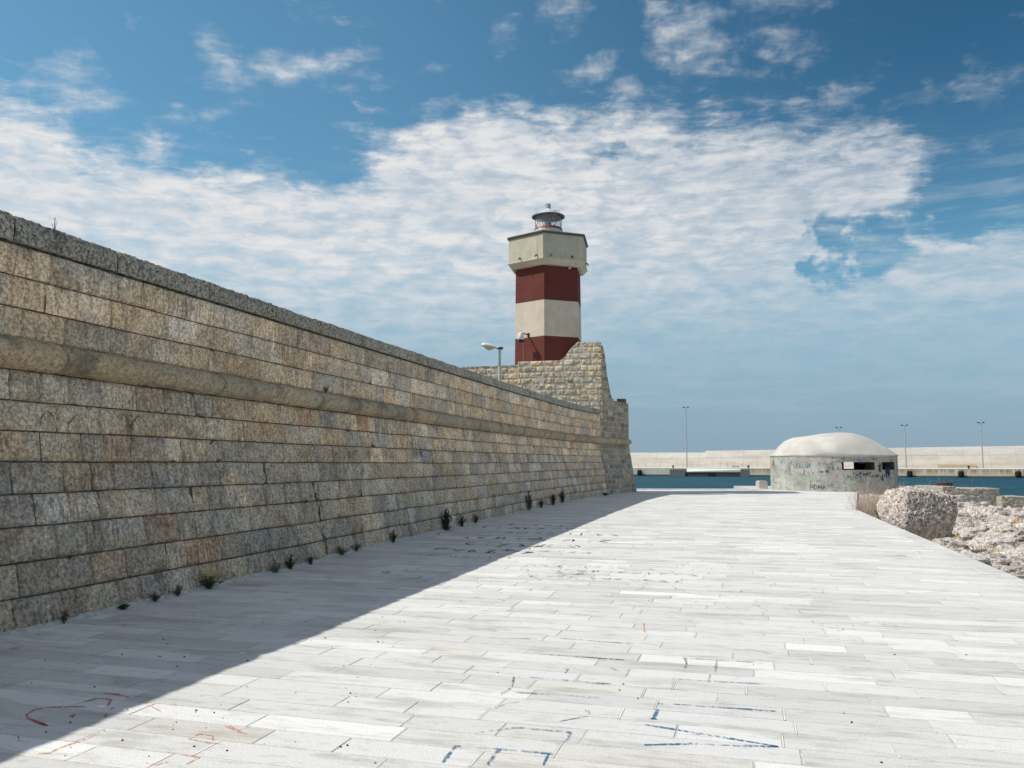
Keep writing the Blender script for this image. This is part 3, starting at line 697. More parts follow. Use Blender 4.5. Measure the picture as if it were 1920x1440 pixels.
P6([(2.20,zg),(2.27,zg+.03),(2.29,zg+.09),(2.22,zg+.14),(1.6,zg+.15)],'roof_edge',M_moss)
zr=zg+.14
# lantern
M_alu=plain('grey_metal',(.42,.45,.47),.35,.5,.6); M_drk=plain('dark_metal',(.05,.055,.06),.5,.4,.3); M_rm=plain('red_metal',(.35,.03,.03),.5,.4)
M_whm=plain('pale_metal',(.62,.66,.69),.4,.5,.2)
def glassmat(name,c=(.9,.96,.97),al=.22):
    def fn(t,p,out):
        t.put(p.inputs['Base Color'],c4(c)); p.inputs['Roughness'].default_value=.06
        tr=t.n('ShaderNodeBsdfTransparent'); mx=t.n('ShaderNodeMixShader',{0:al,1:tr.outputs[0],2:p.outputs[0]}); t.put(out.inputs[0],mx.outputs[0])
    return mat(name,fn,.06,.5)
M_glass=glassmat('lantern_glass'); M_rim=plain('rim_metal',(.13,.14,.15),.5,.4,.3)
lan=bpy.data.objects.new('lantern',None); C.objects.link(lan); lan.parent=lh; lan.location=(0,0,zr-3.0)
zl=lambda py:zz(py,cy)-zr-(.15 if py==431 else 0)
hd=zl(407.5)
MB().lathe([(.72,-.05),(.74,.0),(.74,zl(431)+.06),(.71,zl(431)+.12)],24).build('lantern_base',M_whm,lan)
MB().lathe([(.735,zl(431)+.08),(.75,zl(431)+.10),(.73,zl(431)+.15),(.70,zl(431)+.20)],24).build('base_ring',M_rm,lan)
h0=zl(431)+.18
autosm(MB().lathe([(.70,h0),(.70,hd)],24).build('glass_pane',M_glass,lan))
mb=MB()
for k in range(8):
    a0=R(22)+k*math.pi/4;a1=a0+math.pi/8;a2=a0+math.pi/4
    q=lambda a,z:(.70*math.sin(a),.70*math.cos(a),z)
    mb.tube([q(a0,h0),q(a1,hd)],.013,5); mb.tube([q(a1,hd),q(a2,h0)],.013,5)
mb.build('glazing_bar',M_rm,lan)
autosm(MB().lathe([(.68,hd-.01),(.83,hd-.03),(.86,hd),(.83,hd+.035),(.66,hd+.06),(.56,hd+.16),(.42,hd+.29),(.26,hd+.37),(.19,hd+.42)],28).build('lantern_roof',M_whm,lan),40)
autosm(MB().lathe([(.66,hd-.015),(.82,hd-.032),(.868,hd-.005),(.862,hd+.03),(.80,hd+.045)],28).build('roof_rim',M_rim,lan),40)
zv0,zv1=zl(396.),zl(383.)
autosm(MB().lathe([(.105,zv0-.12),(.115,zv0),(.13,zv0+.01),(.13,zv1),(.10,zv1+.015)],16).build('vent',M_alu,lan),40)
mb=MB(); mb.tube([(-.02,0,zv1),(-.18,0,zv1-.03),(-.32,0,zv1-.16),(-.43,0,zv1-.33),(-.55,0,zv1-.52),(-.58,0,hd+.05)],.014,6)
mb.build('conductor',M_alu,lan); mb=MB(); mb.tube([(.12,.0,hd+.40),(.30,-.05,hd+.36),(.48,-.1,hd+.33),(.58,-.1,hd+.26),(.60,-.1,hd+.06)],.013,6)
mb.build('handrail',M_alu,lan)
MB().lathe([(.10,-.03),(.20,h0-.05),(.20,h0+.1),(.14,h0+.12),(.17,h0+.15),(.17,h0+.42),(.12,h0+.46)],14).build('lamp_lens',plain('lens',(.10,.16,.15),.2,.5),lan)
# drain spouts on gallery foot, lamp under the cornice
def facept(R_,azv,t,z,outw=0.):
    # point on the hexagon face centred on azimuth azv, t along it (-.5..5)
    ap=R_*math.cos(math.pi/6)+outw; s=R_*t
    return (ap*math.sin(azv)+s*math.cos(azv)*-1,ap*math.cos(azv)+s*math.sin(azv),z)
for azv,t in((R(219.5),.33),(R(219.5),-.15),(R(159.5),.20),(R(159.5),-.32),(R(99.5),.1)):
    z=zc1-3+.13; MB().tube([facept(2.19,azv,t,z,-.03),facept(2.19,azv,t,z+.02,.10),facept(2.19,azv,t,z-.08,.16)],.035,6).build('drain_spout',M_drk,lh)
MB().tube([facept(2.0,R(159.5),.22,zc0-3-.02,-.08),facept(2.0,R(159.5),.22,zc0-3-.14,-.08)],[.05,.07],8).build('under_light',M_whm,lh)
# ------------------------------------------------------------------ security camera on an arm, post, street lamp
n_=Vector((math.sin(R(219.5)),math.cos(R(219.5)),0)); 
Yf=40.55; ap=Vector((ray(989,627)[0]*Yf,Yf,zz(628,Yf)))
t0=Vector((cx,cy,0)); dd=(ap-t0).dot(n_); apo=rr(10)*math.cos(math.pi/6); ap=ap+n_*(apo-dd)
sc=thing('security_camera','white dome security camera hanging from a short dark arm on the red lighthouse band','camera',ap)
MB().box(-.07,.07,-.07,.07,-.10,.10,bev=.01).build('wall_plate',M_drk,sc)
L=.62; tip=n_*L
MB().tube([(0,0,0),n_*.3+Vector((0,0,.03)),tip+Vector((0,0,.04))],.032,8).build('arm',M_drk,sc)
autosm(MB().lathe([(.05,.06),(.12,.02),(.15,-.10),(.17,-.26),(.15,-.30)],18,c=(tip.x,tip.y)).build('housing',plain('white_plastic',(.75,.75,.73),.35,.4),sc))
autosm(MB().lathe([(.14,-.29),(.13,-.36),(.08,-.42),(.0,-.44)],18,c=(tip.x,tip.y)).build('dome',plain('smoked_dome',(.015,.015,.017),.1,.5),sc))
Yp=40.35; xp=ray(982,650)[0]*Yp
mp=thing('metal_post','thin brown metal post standing before the red lighthouse wall under the dome camera','post',(xp,Yp,3.0))
MB().tube([(0,0,0),(0,0,zz(641,Yp)-3)],.035,8).build('pole',plain('rusty_brown_metal',(.22,.12,.09),.6,.3),mp)
MB().tube([(0,0,zz(641,Yp)-3),(0,0,zz(640,Yp)-2.97)],.045,8).build('cap',M_drk,mp)
Yl=32.; xl=ray(937,700)[0]*Yl; zl_=zz(655,Yl)
la=thing('street_lamp','pale street lamp with a broad white head, standing behind the fortress wall','street lamp',(xl,Yl,3.0))
M_lamp=plain('pale_green_grey_paint',(.50,.53,.46),.5,.3); h=zl_-3
MB().tube([(0,0,0),(0,0,h)],[.065,.05],10).build('pole',M_lamp,la)
MB().tube([(.13,0,h+.05),(.05,0,h+.04),(-.12,0,h+.06)],[.05,.06,.05],8).build('bracket',M_drk,la)
def shell(lo):
    V=[];Fc=[];n=16;m=12
    for i in range(m+1):
        f=i/m; x=-.05-.68*f; wv=(.055+.115*math.sin(min(1,f*1.25)*math.pi*.5))*(1-max(0,(f-.82)/.18)**2*.75)
        zc_=h+.06+.105*f
        for k in range(n):
            t=2*math.pi*k/n; y=wv*math.cos(t); z=math.sin(t)*(wv*.75 if math.sin(t)>0 else wv*.45)
            if not lo: V.append((x,y,zc_+max(z,-.03)))
            else: V.append((x*.75-.14,y*.85,zc_-.02+min(z,0)*2.0*math.sin(math.pi*min(1,f+.05))))
    for i in range(m):
        for k in range(n): Fc.append((i*n+k,i*n+(k+1)%n,(i+1)*n+(k+1)%n,(i+1)*n+k))
    Fc.append(tuple(range(n))); Fc.append(tuple(m*n+k for k in range(n))[::-1]); return V,Fc
V,Fc=shell(False); mk('lamp_head',V,Fc,plain('white_lamp_shell',(.74,.75,.72),.35,.4),la,smooth=True)
V,Fc=shell(True); mk('lamp_glass',V,Fc,plain('yellowed_diffuser',(.52,.52,.36),.25,.5),la,smooth=True)
# ------------------------------------------------------------------ bunker
bc=(17.9,46.1); RB=3.32; zE=zz(853,43.0)
bk=thing('bunker','round pale concrete bunker with shallow dome, two dark firing slots and graffiti','bunker',(bc[0],bc[1],0))
ca=math.atan2(-bc[0],-bc[1])           # azimuth towards the camera
def azpx(px):
    """azimuth on the drum for the outline seen at px"""
    a=ray(px,870)[0]; dx,dy=Vector((a,1)).normalized(); ox,oy=-bc[0],-bc[1]
    b=ox*dx+oy*dy; c_=ox*ox+oy*oy-RB*RB; t=-b-math.sqrt(max(0,b*b-c_)); return math.atan2(ox+dx*t,oy+dy*t)
s1=zz(881,43.),zz(866.5,43.)
slots=[(azpx(1578.5),azpx(1640.)),(azpx(1654),azpx(1676.5))]
slots=[tuple(sorted((a%(2*math.pi),b%(2*math.pi)))) for a,b in slots]
# back openings so that daylight shows through
opp=azpx(1590)
def exitaz(px0):
    a=ray(px0,872)[0]; dx,dy=Vector((a,1)).normalized(); ox,oy=-bc[0],-bc[1]; b=ox*dx+oy*dy; c_=ox*ox+oy*oy-RB*RB
    t=-b+math.sqrt(b*b-c_); return math.atan2(ox+dx*t,oy+dy*t)
e0,e1=sorted((exitaz(1582),exitaz(1612)))
ops=slots+[(e0,e1)]
norm=lambda a:a%(2*math.pi)
ops=[(norm(a),norm(b)) for a,b in ops]
angs=sorted(set([round(x,5) for x in np.linspace(0,2*math.pi,73)[:-1]]+[round(x,5) for o_ in ops for x in o_]))
zs=[-.3,.3,.7,s1[0],(s1[0]+s1[1])/2,s1[1],s1[1]+.12,zE]
def rB(a,z):
    return RB+.035*mn.noise(Vector((math.sin(a)*2,math.cos(a)*2,z)))+.012*mn.noise(Vector((math.sin(a)*9,math.cos(a)*9,z*3)))
def inop(a,b,z0,z1):
    m=(a+b)/2
    return z0>=s1[0]-1e-6 and z1<=s1[1]+1e-6 and any(o_[0]-1e-6<=m<=o_[1]+1e-6 for o_ in ops)
def drum(outer):
    V=[];Fc=[];na=len(angs)
    for z in zs:
        for a in angs:
            r=rB(a,z) if outer else 2.55
            V.append((r*math.sin(a),r*math.cos(a),z))
    for j in range(len(zs)-1):
        for i in range(na):
            a,b=angs[i],angs[(i+1)%na]
            if b<a: b+=2*math.pi
            if inop(a,b,zs[j],zs[j+1]): continue
            q=(j*na+i,j*na+(i+1)%na,(j+1)*na+(i+1)%na,(j+1)*na+i); Fc.append(q if outer else q[::-1])
    return V,Fc
def f_conc(t,p,out):
    ob=t.n('ShaderNodeTexCoord').outputs['Object']
    a=t.noise(ob,1.3,7.,.65); b=t.noise(ob,7.,6.,.7); c_=t.noise(ob,45.,4.,.6); s=t.noise(t.map(ob,scale=(3,3,.5)),1.,6.,.65)
    k=t.mix(t.sm(a,.35,.68),(.38,.375,.33,1),(.54,.53,.48,1))
    k=t.mix(t.m('MULTIPLY',t.sm(b,.52,.68),.5),k,(.30,.33,.29,1))
    k=t.mix(t.m('MULTIPLY',t.sm(s,.5,.7),.5),k,(.30,.29,.26,1))
    g=t.noise(t.map(ob,loc=(3,1,4)),2.6,7.,.75)
    k=t.mix(t.m('MULTIPLY',t.sm(g,.53,.62),.6),k,(.13,.19,.21,1))
    g2=t.noise(t.map(ob,loc=(13,7,4)),5.5,7.,.8)
    k=t.mix(t.m('MULTIPLY',t.sm(g2,.56,.62),.55),k,(.09,.12,.13,1))
    z=t.n('ShaderNodeSeparateXYZ',{0:ob}).outputs[2]
    w1=t.noise(t.map(ob,loc=(9,1,2)),1.7,6.,.7)
    k=t.mix(t.m('MULTIPLY',t.sm(w1,.55,.64),.5),k,(.62,.64,.62,1))
    t.put(p.inputs['Base Color'],k)
    bp=t.n('ShaderNodeBump',{'Strength':.6,'Distance':.03,'Height':t.m('ADD',b,c_)}); t.put(p.inputs['Normal'],bp.outputs[0])
def f_dome(t,p,out):
    ob=t.n('ShaderNodeTexCoord').outputs['Object']
    a=t.noise(ob,.9,7.,.6); b=t.noise(ob,9.,6.,.7); c_=t.noise(ob,4.,5.,.7)
    k=t.mix(t.sm(a,.35,.68),(.50,.48,.44,1),(.62,.60,.55,1))
    k=t.mix(t.m('MULTIPLY',t.sm(c_,.60,.70),.5),k,(.45,.43,.38,1))
    k=t.mix(t.m('MULTIPLY',t.sm(b,.66,.74),.5),k,(.28,.27,.24,1))
    t.put(p.inputs['Base Color'],k)
    bp=t.n('ShaderNodeBump',{'Strength':.4,'Distance':.02,'Height':b}); t.put(p.inputs['Normal'],bp.outputs[0])
M_conc=mat('painted_over_concrete',f_conc,.9,.15); M_dome=mat('bleached_concrete',f_dome,.9,.15)
V,Fc=drum(True); Vi,Fi=drum(False); nb=len(V); na=len(angs)
M_in=mat('dark_brown_concrete',f_mortar((.07,.06,.045),(.14,.12,.095)),.95,.1)  # inner wall and slot reveals coloured darker and browner than the outer drum
mk('inner_wall',Vi,Fi,M_in,bk); V=V+Vi; Fr=[]
def ring(i,j): return j*na+i%na
j0,j1=zs.index(s1[0]),zs.index(s1[1])
for o_ in ops:
    ids=[i for i in range(na) if o_[0]-1e-4<=angs[i]<=o_[1]+1e-4]
    for i in ids[:-1]:
        for j in (j0,j1): Fr.append((ring(i,j),ring(i+1,j),nb+ring(i+1,j),nb+ring(i,j)))
    for i in(ids[0],ids[-1]):
        for j in range(j0,j1): Fr.append((ring(i,j),ring(i,j+1),nb+ring(i,j+1),nb+ring(i,j)))
autosm(mk('drum_wall',V,Fc,M_conc,bk),35); mk('slot_reveal',V,Fr,M_in,bk)
# dome: shallow, humped to the right of centre, overhanging lip
right=Vector((math.cos(-ca+math.pi),0,0))
rt=Vector((math.cos(math.atan2(bc[0],bc[1])),-math.sin(math.atan2(bc[0],bc[1])),0))   # viewer's right
pk=zz(811,45.9)-zE
prof=[(-3.38,-.02),(-3.19,.08),(-2.82,.42),(-2.48,.65),(-2.05,.79),(-1.28,.86),(-.34,.96),(.51,1.),(1.08,.977),(1.57,.86),(2.02,.71),(2.5,.477),(2.99,.21),(3.38,-.02)]
px_=[p[0] for p in prof]; pz_=[p[1]*pk for p in prof]
V=[];Fc=[];m=22;nA=72
for j in range(m+1):
    f=j/m; 
    for k in range(nA):
        a=2*math.pi*k/nA; r=3.365*math.sin(f*math.pi/2); x,y=r*math.sin(a),r*math.cos(a)
        xr=x*rt.x+y*rt.y; yr=-x*rt.y+y*rt.x
        lim=math.sqrt(max(1e-6,1-(yr/3.38)**2)); xe=max(-3.38,min(3.38,xr/lim if lim>1e-3 else 0))
        z=float(np.interp(xe,px_,pz_))*lim**.9
        z+=.03*mn.noise(Vector((x*.8,y*.8,2)))*(f<.97)
        V.append((x,y,zE+z*(1)))
for j in range(m):
    for k in range(nA): Fc.append((j*nA+k,(j+1)*nA+k,(j+1)*nA+(k+1)%nA,j*nA+(k+1)%nA))
for dz,r in((-.05,3.36),(-.09,3.325),(-.10,3.2)):
    for k in range(nA):
        a=2*math.pi*k/nA; rr_=r+.03*mn.noise(Vector((math.sin(a)*3,math.cos(a)*3,dz))); V.append((rr_*math.sin(a),rr_*math.cos(a),zE+dz))
for j in range(m,m+3):
    for k in range(nA): Fc.append((j*nA+k,(j+1)*nA+k,(j+1)*nA+(k+1)%nA,j*nA+(k+1)%nA))
autosm(mk('dome_roof',V,Fc,M_dome,bk),50)
MB().lathe([(2.5,-.28),(2.5,.02),(.1,.02)],32).build('floor_slab',M_conc,bk)
# graffiti on the drum: surface units = metres round the drum from the point facing us, height
def BP(a,b,l): t=ca+(-a)/RB; r=rB(t%(2*math.pi),b)+l+.012; return (r*math.sin(t),r*math.cos(t),b)
def bpos(px,py):
    t=azpx(px); d=(ca-t+math.pi)%(2*math.pi)-math.pi; return d*RB,zz(py,bc[1]-RB*.93)
random.seed(5)
mb=MB(); x,z=bpos(1518,920); x1,_=bpos(1549,920); word(mb,'MDMA',x,z+.05,(x1-x)/4,.25,.035,BP,0,.02); mb.build('graffiti',P_blk2,bk)
mb=MB(); x,z=bpos(1493,877); word(mb,'EELUX',x,z,.17,.24,.04,BP); mb.build('graffiti',P_teal,bk)
mb=MB(); x,z=bpos(1488,877); scrib(mb,x-.08,z-.05,.3,.3,3,.04,BP); x,z=bpos(1560,895); scrib(mb,x,z,.3,.25,4,.06,BP); x,z=bpos(1605,905); scrib(mb,x,z,.6,.2,4,.03,BP); mb.build('graffiti',P_pink,bk)
mb=MB(); x,z=bpos(1484,868); scrib(mb,x,z,.9,.14,9,.02,BP)
for px,py,wx,wy,n_s in((1448,875,.6,.5,10),(1462,868,.5,.4,7),(1472,885,.4,.5,5),(1535,870,.7,.25,12),(1552,880,.6,.3,8),(1500,890,.8,.4,6),(1575,862,1.,.12,6),(1600,860,.6,.1,5),(1580,900,.9,.4,8),(1452,898,.5,.4,4)):
    x,z=bpos(px,py); scrib(mb,x,z-.1,wx,wy,n_s,.022,BP)
mb.build('graffiti',P_blk,bk)
mb=MB()
for px,py,wx,wy,n_s,wd in((1537,883,.45,.16,8,.07),(1610,866,.35,.12,6,.07),(1598,888,1.0,.18,12,.09),(1622,892,.9,.16,10,.08),(1646,882,.25,.5,10,.08),(1660,893,.35,.6,10,.10),(1650,900,.3,.4,5,.07),(1668,864,.3,.08,4,.05),(1560,865,.6,.2,8,.04),(1630,859,.5,.1,4,.05)):
    x,z=bpos(px,py); scrib(mb,x,z-.1,wx,wy,n_s,wd,BP)
mb.build('graffiti',P_navy,bk)
mb=MB()
for px,py,wx,wy,n_s in((1492,890,.6,.25,5),(1505,900,1.,.4,8),(1580,898,.8,.3,6),(1535,905,.6,.3,5),(1565,858,.4,.1,4),(1630,860,.4,.08,3)):
    x,z=bpos(px,py); scrib(mb,x,z-.1,wx,wy,n_s,.05,BP)
mb.build('graffiti',P_mint,bk)
# step block at its left foot
x,y=G(1439,918); mb=MB().box(-.16,.35,-.2,.5,-.4,.46,bev=.05); st=thing('concrete_step','small pale concrete block against the left foot of the bunker','block',(x,y+1.2,0)); mb.build('block',M_dome,st)
# ------------------------------------------------------------------ far quay and breakwater
def f_bw(c1,c2,joint=True,rust=0.):
    def fn(t,p,out):
        ob=t.n('ShaderNodeTexCoord').outputs['Object']
        a=t.noise(t.map(ob,scale=(.25,.25,1.)),.8,6.,.65); s=t.noise(t.map(ob,scale=(1.2,1.2,.25)),1.,6.,.65)
        k=t.mix(t.sm(a,.35,.65),c4(c1),c4(c2))
        sx_=t.n('ShaderNodeSeparateXYZ',{0:ob})
        k=t.mix(t.m('MULTIPLY',t.sm(s,.55,.75),.25),k,c4([x*.72 for x in c1]))
        if joint:
            f=t.m('FRACT',t.m('DIVIDE',sx_.outputs[0],5.2)); j=t.m('LESS_THAN',f,.022)
            k=t.mix(t.m('MULTIPLY',j,.35),k,c4([x*.5 for x in c1]))
            f2=t.m('LESS_THAN',t.m('ABSOLUTE',t.m('SUBTRACT',t.m('FRACT',t.m('DIVIDE',sx_.outputs[2],1.45)),.5)),.02)
            k=t.mix(t.m('MULTIPLY',f2,.22),k,c4([x*.6 for x in c1]))
        if rust:
            r=t.noise(t.map(ob,scale=(1.1,1.1,.12)),1.,5.,.7)
            zf=t.sm(sx_.outputs[2],-1.2,0.,.0,1.)
            k=t.mix(t.m('MULTIPLY',t.m('MULTIPLY',t.sm(r,.42,.56),zf),rust),k,(.52,.25,.07,1))
            k=t.mix(t.sm(sx_.outputs[2],-1.0,-1.25),k,(.12,.11,.07,1))
        t.put(p.inputs['Base Color'],k)
    return mat('breakwater_concrete',fn,.9,.15)
M_bw=f_bw((.50,.45,.385),(.60,.55,.48)); M_bwt=f_bw((.52,.48,.43),(.62,.58,.53)); M_q=f_bw((.80,.72,.56),(.90,.84,.70),True,.95); M_ql=f_bw((.66,.61,.52),(.76,.71,.62),True,.12)
M_ap=plain('quay_apron',(.60,.58,.54),.9,.1)
o0=Vector((-90,202.6)); o1=Vector((130,134.)); td=(o1-o0).normalized(); nd=Vector((-td.y,td.x)); 
ang=math.atan2(td.y,td.x)
bw=thing('breakwater','long sunlit concrete breakwater wall above a low quay across the harbour water','breakwater',(o0.x,o0.y,0),ang)
def loc2(px,back): # position along the quay (local x) seen at px, at distance back from its edge
    a=ray(px,870)[0]; # solve o0+td*s+nd*back = Y*(a,1)
    q=o0+nd*back; s=(a*q.y-q.x)/(td.x-a*td.y); return s,(q+td*s).y
LT=(o1-o0).length
sq,_=loc2(1405,0)
MB().box(-40,sq,0,.6,-2.5,0.).build('quay_face',M_ql,bw); MB().box(sq,LT+60,0,.6,-2.5,0.).build('quay_face',M_q,bw)
mb=MB().box(-40,LT+60,.02,.5,.003,.14); mb.build('quay_edge',M_bwt,bw)
BK=36.
MB().box(-40,LT+60,.6,BK+8,-.6,.06).build('quay_apron',M_ap,bw)
# battered wall, stepping up; coordinates from the outline
sect=[(1150,848.5,1323),(1323,845.3,2300)]
def wallseg(px0,px1,py0,py1,name,z0f,mat_,d0,d1,zlow=None):
    pass
def battered(name,s0,s1,zl0,zl1,zt0,zt1,b0,b1,mat_):
    V=[(s0,b0,zl0),(s1,b0,zl1),(s1,b1,zt1),(s0,b1,zt0),(s0,b1+2.2,zt0),(s1,b1+2.2,zt1),(s0,b1+2.2,zl0),(s1,b1+2.2,zl1)]
    return mk(name,V,[(0,1,2,3),(3,2,5,4),(4,5,7,6),(0,3,4,6),(1,7,5,2)],mat_,bw)
def top_at(px,py,back): s,Y=loc2(px,back); return s,zz(py,Y)
sA_,zA=top_at(1195,848.6,BK+3); sB_,zB=top_at(1323,848.3,BK+3); sC,zC=top_at(1323,845.3,BK+3); sD,zD=top_at(1460,843.2,BK+3); sE,zE_=top_at(1920,835.8,BK+3)
kx=(zE_-zD)/(sE-sD); zF=zE_+kx*(LT+60-sE)
LOW=.60
def seg(s0,z0,s1,z1):
    battered('lower_wall',s0,s1,.05,.05,.05+(z0-.05)*LOW*.98,.05+(z1-.05)*LOW*.98,BK,BK+1.6,M_bw)
    battered('parapet',s0,s1,.05+(z0-.05)*LOW,.05+(z1-.05)*LOW,z0,z1,BK+1.7,BK+2.9,M_bwt)
seg(-40,zA,sB_,zB); seg(sB_,zC,sD,zD); seg(sD,zD,LT+60,zF)
# sand-coloured ramp strip at foot of wall on the right
s0_,_=loc2(1757,BK-.3); s1_,_=loc2(1830,BK-.3); MB().box(s0_,s1_,BK-.6,BK+.3,.06,.75).build('sand_bank',plain('sandy_concrete',(.55,.45,.33),.95,.1),bw)
M_mast0=plain('dull_steel',(.36,.33,.30),.6,.3)
for px in range(1196,1440,14):
    s,_=loc2(px,BK-1); MB().tube([(s,BK-.6,.06),(s,BK-.6,1.3)],.035,5).build('railing_post',M_mast0,bw)
# lamp masts
M_mast=plain('galvanised_steel',(.40,.41,.42),.5,.4,.3)
def mast(px,ptop,back,label,double=True):
    s,Y=loc2(px,back); p=o0+td*s+nd*back; zt_=zz(ptop,Y)
    r=thing('lamp_mast',label,'lamp mast',(p.x,p.y,.06),ang,'tall lamp masts on the far quay')
    MB().tube([(0,0,0),(0,0,zt_-.3)],[.15,.09],8).build('pole',M_mast,r)
    MB().tube([(-.6,0,zt_-.24),(.6,0,zt_-.24)],.07,6).build('crossarm',M_mast,r)
    for x in(-.5,.5): MB().box(x-.26,x+.26,-.2,.2,zt_-.20,zt_-.04,bev=.04).build('floodlight',M_drk,r)
mast(1288,763,32.,'tallest lamp mast, standing before the breakwater between fort wall and bunker')
mast(1575,801,33.,'lamp mast mostly hidden behind the bunker, only its head showing above the dome')
mast(1699,796.5,31.,'lamp mast just right of the bunker above the breakwater')
mast(1843,791.5,31.,'rightmost lamp mast on the far quay')
# fenders, bollard
M_rub=plain('black_rubber',(.015,.015,.018),.6,.3)
def fender(px,label,sc_=1.):
    s,Y=loc2(px,-.5); p=o0+td*s+nd*(-.5)
    r=thing('rubber_fender',label,'fender',(p.x,p.y,-.75),ang,'black rubber fenders on the far quay')
    autosm(MB().lathe([(.0,-.6),(.32,-.55),(.47,-.38),(.50,.0),(.47,.38),(.32,.5),(.0,.55)],14).build('tyre',M_rub,r))
    MB().tube([(-.30,.1,.4),(-.30,.35,.86)],.05,5).build('chain',M_drk,r); MB().tube([(.30,.1,.4),(.30,.35,.86)],.05,5).build('chain',M_drk,r)
fender(1199,'black fender on the far quay beside the end of the fort wall'); fender(1705,'black fender on the rusty quay just right of the bunker'); fender(1801,'black fender on the quay, middle one right of the bunker'); fender(1908,'black fender on the quay nearest the right edge')
def boll(px,label):
    s,Y=loc2(px,.35); p=o0+td*s+nd*.35
    r=thing('bollard',label,'bollard',(p.x,p.y,.13),ang,'mooring bollards on the far quay')
    autosm(MB().lathe([(.2,0),(.15,.08),(.13,.35),(.24,.42),(.24,.52),(.08,.6)],12).build('bollard_post',M_drk,r))
boll(1816,'small dark mooring bollard between two fenders on the far quay'); boll(1262,'small dark bollard at the left end of the grey pontoon'); boll(1403,'small dark bollard at the right end of the grey pontoon')
# moored concrete pontoon
s0_,_=loc2(1257,-3.5); s1_,_=loc2(1405,-3.5); p=o0+td*((s0_+s1_)/2)+nd*(-3.5); Lp=s1_-s0_
pn=thing('pontoon','long low grey concrete pontoon with dark ends and white deck moored at the far quay','pontoon',(p.x,p.y,WZ),ang)
M_pg=plain('wet_grey_concrete',(.17,.18,.17),.8,.3); M_pd=plain('dark_pontoon_hull',(.06,.065,.06),.8,.3); M_pw=plain('white_deck',(.72,.72,.68),.8,.2)
a0=-Lp/2; MB().box(a0,a0+Lp*.20,-1.4,1.6,-.4,1.35,bev=.04).build('end_block',M_pg,pn); MB().box(-a0-Lp*.11,-a0,-1.4,1.6,-.4,1.4,bev=.04).build('end_block',M_pg,pn)
MB().box(a0+Lp*.20,-a0-Lp*.11,-1.2,1.6,-.4,.78).build('hull',M_pd,pn)
mk('deck',[(a0+Lp*.2,-1.3,.79),(-a0-Lp*.11,-1.3,1.0),(-a0-Lp*.11,3.,1.25),(a0+Lp*.2,3.,1.35),(a0+Lp*.2,-1.3,.93),(-a0-Lp*.11,-1.3,1.32),(-a0-Lp*.11,3.,1.42),(a0+Lp*.2,3.,1.48)],[(0,1,5,4),(4,5,6,7),(0,4,7,3),(1,2,6,5),(2,3,7,6),(0,3,2,1)],M_pw,pn)
MB().box(-.2,1.,-1.55,-1.2,-.1,.7,bev=.1).build('fender_pad',M_rub,pn)
# ------------------------------------------------------------------ rocky shore
def shore_h(x,y):
    u,v=UV(x,y); d=u-uedge(v)
    h=-.52+.10*mn.noise(Vector((x*.25,y*.25,0)))-.006*max(0,d-3)
    r=frac(x,y,1.,.55); b=abs(frac(x,y,5.,1.5)); c_=frac(x,y,9.,4.5)
    ter=math.floor((r*1.4+.18*x-.05*y)*2.2)/2.2
    h+=.16*r+.26*b+.08*c_+.10*(ter-(r*1.4+.18*x-.05*y))
    h+=.05*frac(x,y,3.,11)
    # falls to the water
    sh=45.5+1.2*math.sin(x*.5)+.8*math.sin(x*1.3); 
    if y>sh-3: h-=1.5*max(0,(y-sh+3)/3)**1.5
    if y>28: h-=.28*min(1,(y-28)/4)*max(0,min(1,(x-17.5)/2))
    rs=max(0,min(1,(y-29)/5))*max(0,min(1,(21-x)/2)) if y<45 else 0
    h=h*(1-rs)+rs*(-.09+.25*(h+.55))
    if d<.35: h=min(h,-.10)
    return max(h,-2.2)
V=[];Fc=[];Cc=[]
ys=[]; y=4.
while y<50: ys.append(y); y+= .075 if y<30 else .13
us=list(np.arange(0,9,.085))+list(np.arange(9,26,.2))
for y in ys:
    # left edge of the shore at this y
    v=y/cA*1.0
    for _ in range(4): v=(y+ (uedge(v))*sA)/cA
    xe=XY(uedge(v)-.06,v)[0]
    if y>42.2: xe=max(17.6,xe-2) if y<49 else xe
    for q in us: x=xe+q; V.append((x,y,shore_h(x,y)))
m=len(us)
for j in range(len(ys)-1):
    for i in range(m-1): Fc.append((j*m+i,j*m+i+1,(j+1)*m+i+1,(j+1)*m+i))
def f_shore(t,p,out):
    ob=t.n('ShaderNodeTexCoord').outputs['Object']
    a=t.noise(ob,9.,8.,.75); b=t.noise(ob,1.1,6.,.65); g=t.noise(t.map(ob,loc=(5,5,0)),.8,6.,.7); c_=t.vor(ob,11.)
    z=t.n('ShaderNodeSeparateXYZ',{0:t.n('ShaderNodeNewGeometry').outputs['Normal']}).outputs[2]
    k=t.mix(t.sm(a,.36,.62),(.48,.41,.35,1),(.82,.79,.75,1))
    k=t.mix(t.m('MULTIPLY',t.sm(b,.52,.66),.55),k,(.50,.37,.30,1))
    k=t.mix(t.m('MULTIPLY',t.sm(t.m('ADD',g,t.m('MULTIPLY',a,.3)),.67,.76),.8),k,(.40,.26,.08,1))
    k=t.mix(t.m('MULTIPLY',t.sm(c_,.16,.04),.45),k,(.14,.10,.08,1))
    t.put(p.inputs['Base Color'],k)
    bp=t.n('ShaderNodeBump',{'Strength':1.,'Distance':.06,'Height':t.m('ADD',a,t.m('MULTIPLY',c_,.6))}); t.put(p.inputs['Normal'],bp.outputs[0])
M_shore=mat('bleached_rock_ground',f_shore,.93,.12)
tag(mk('rocky_shore',V,Fc,M_shore,smooth=False),kind='structure')
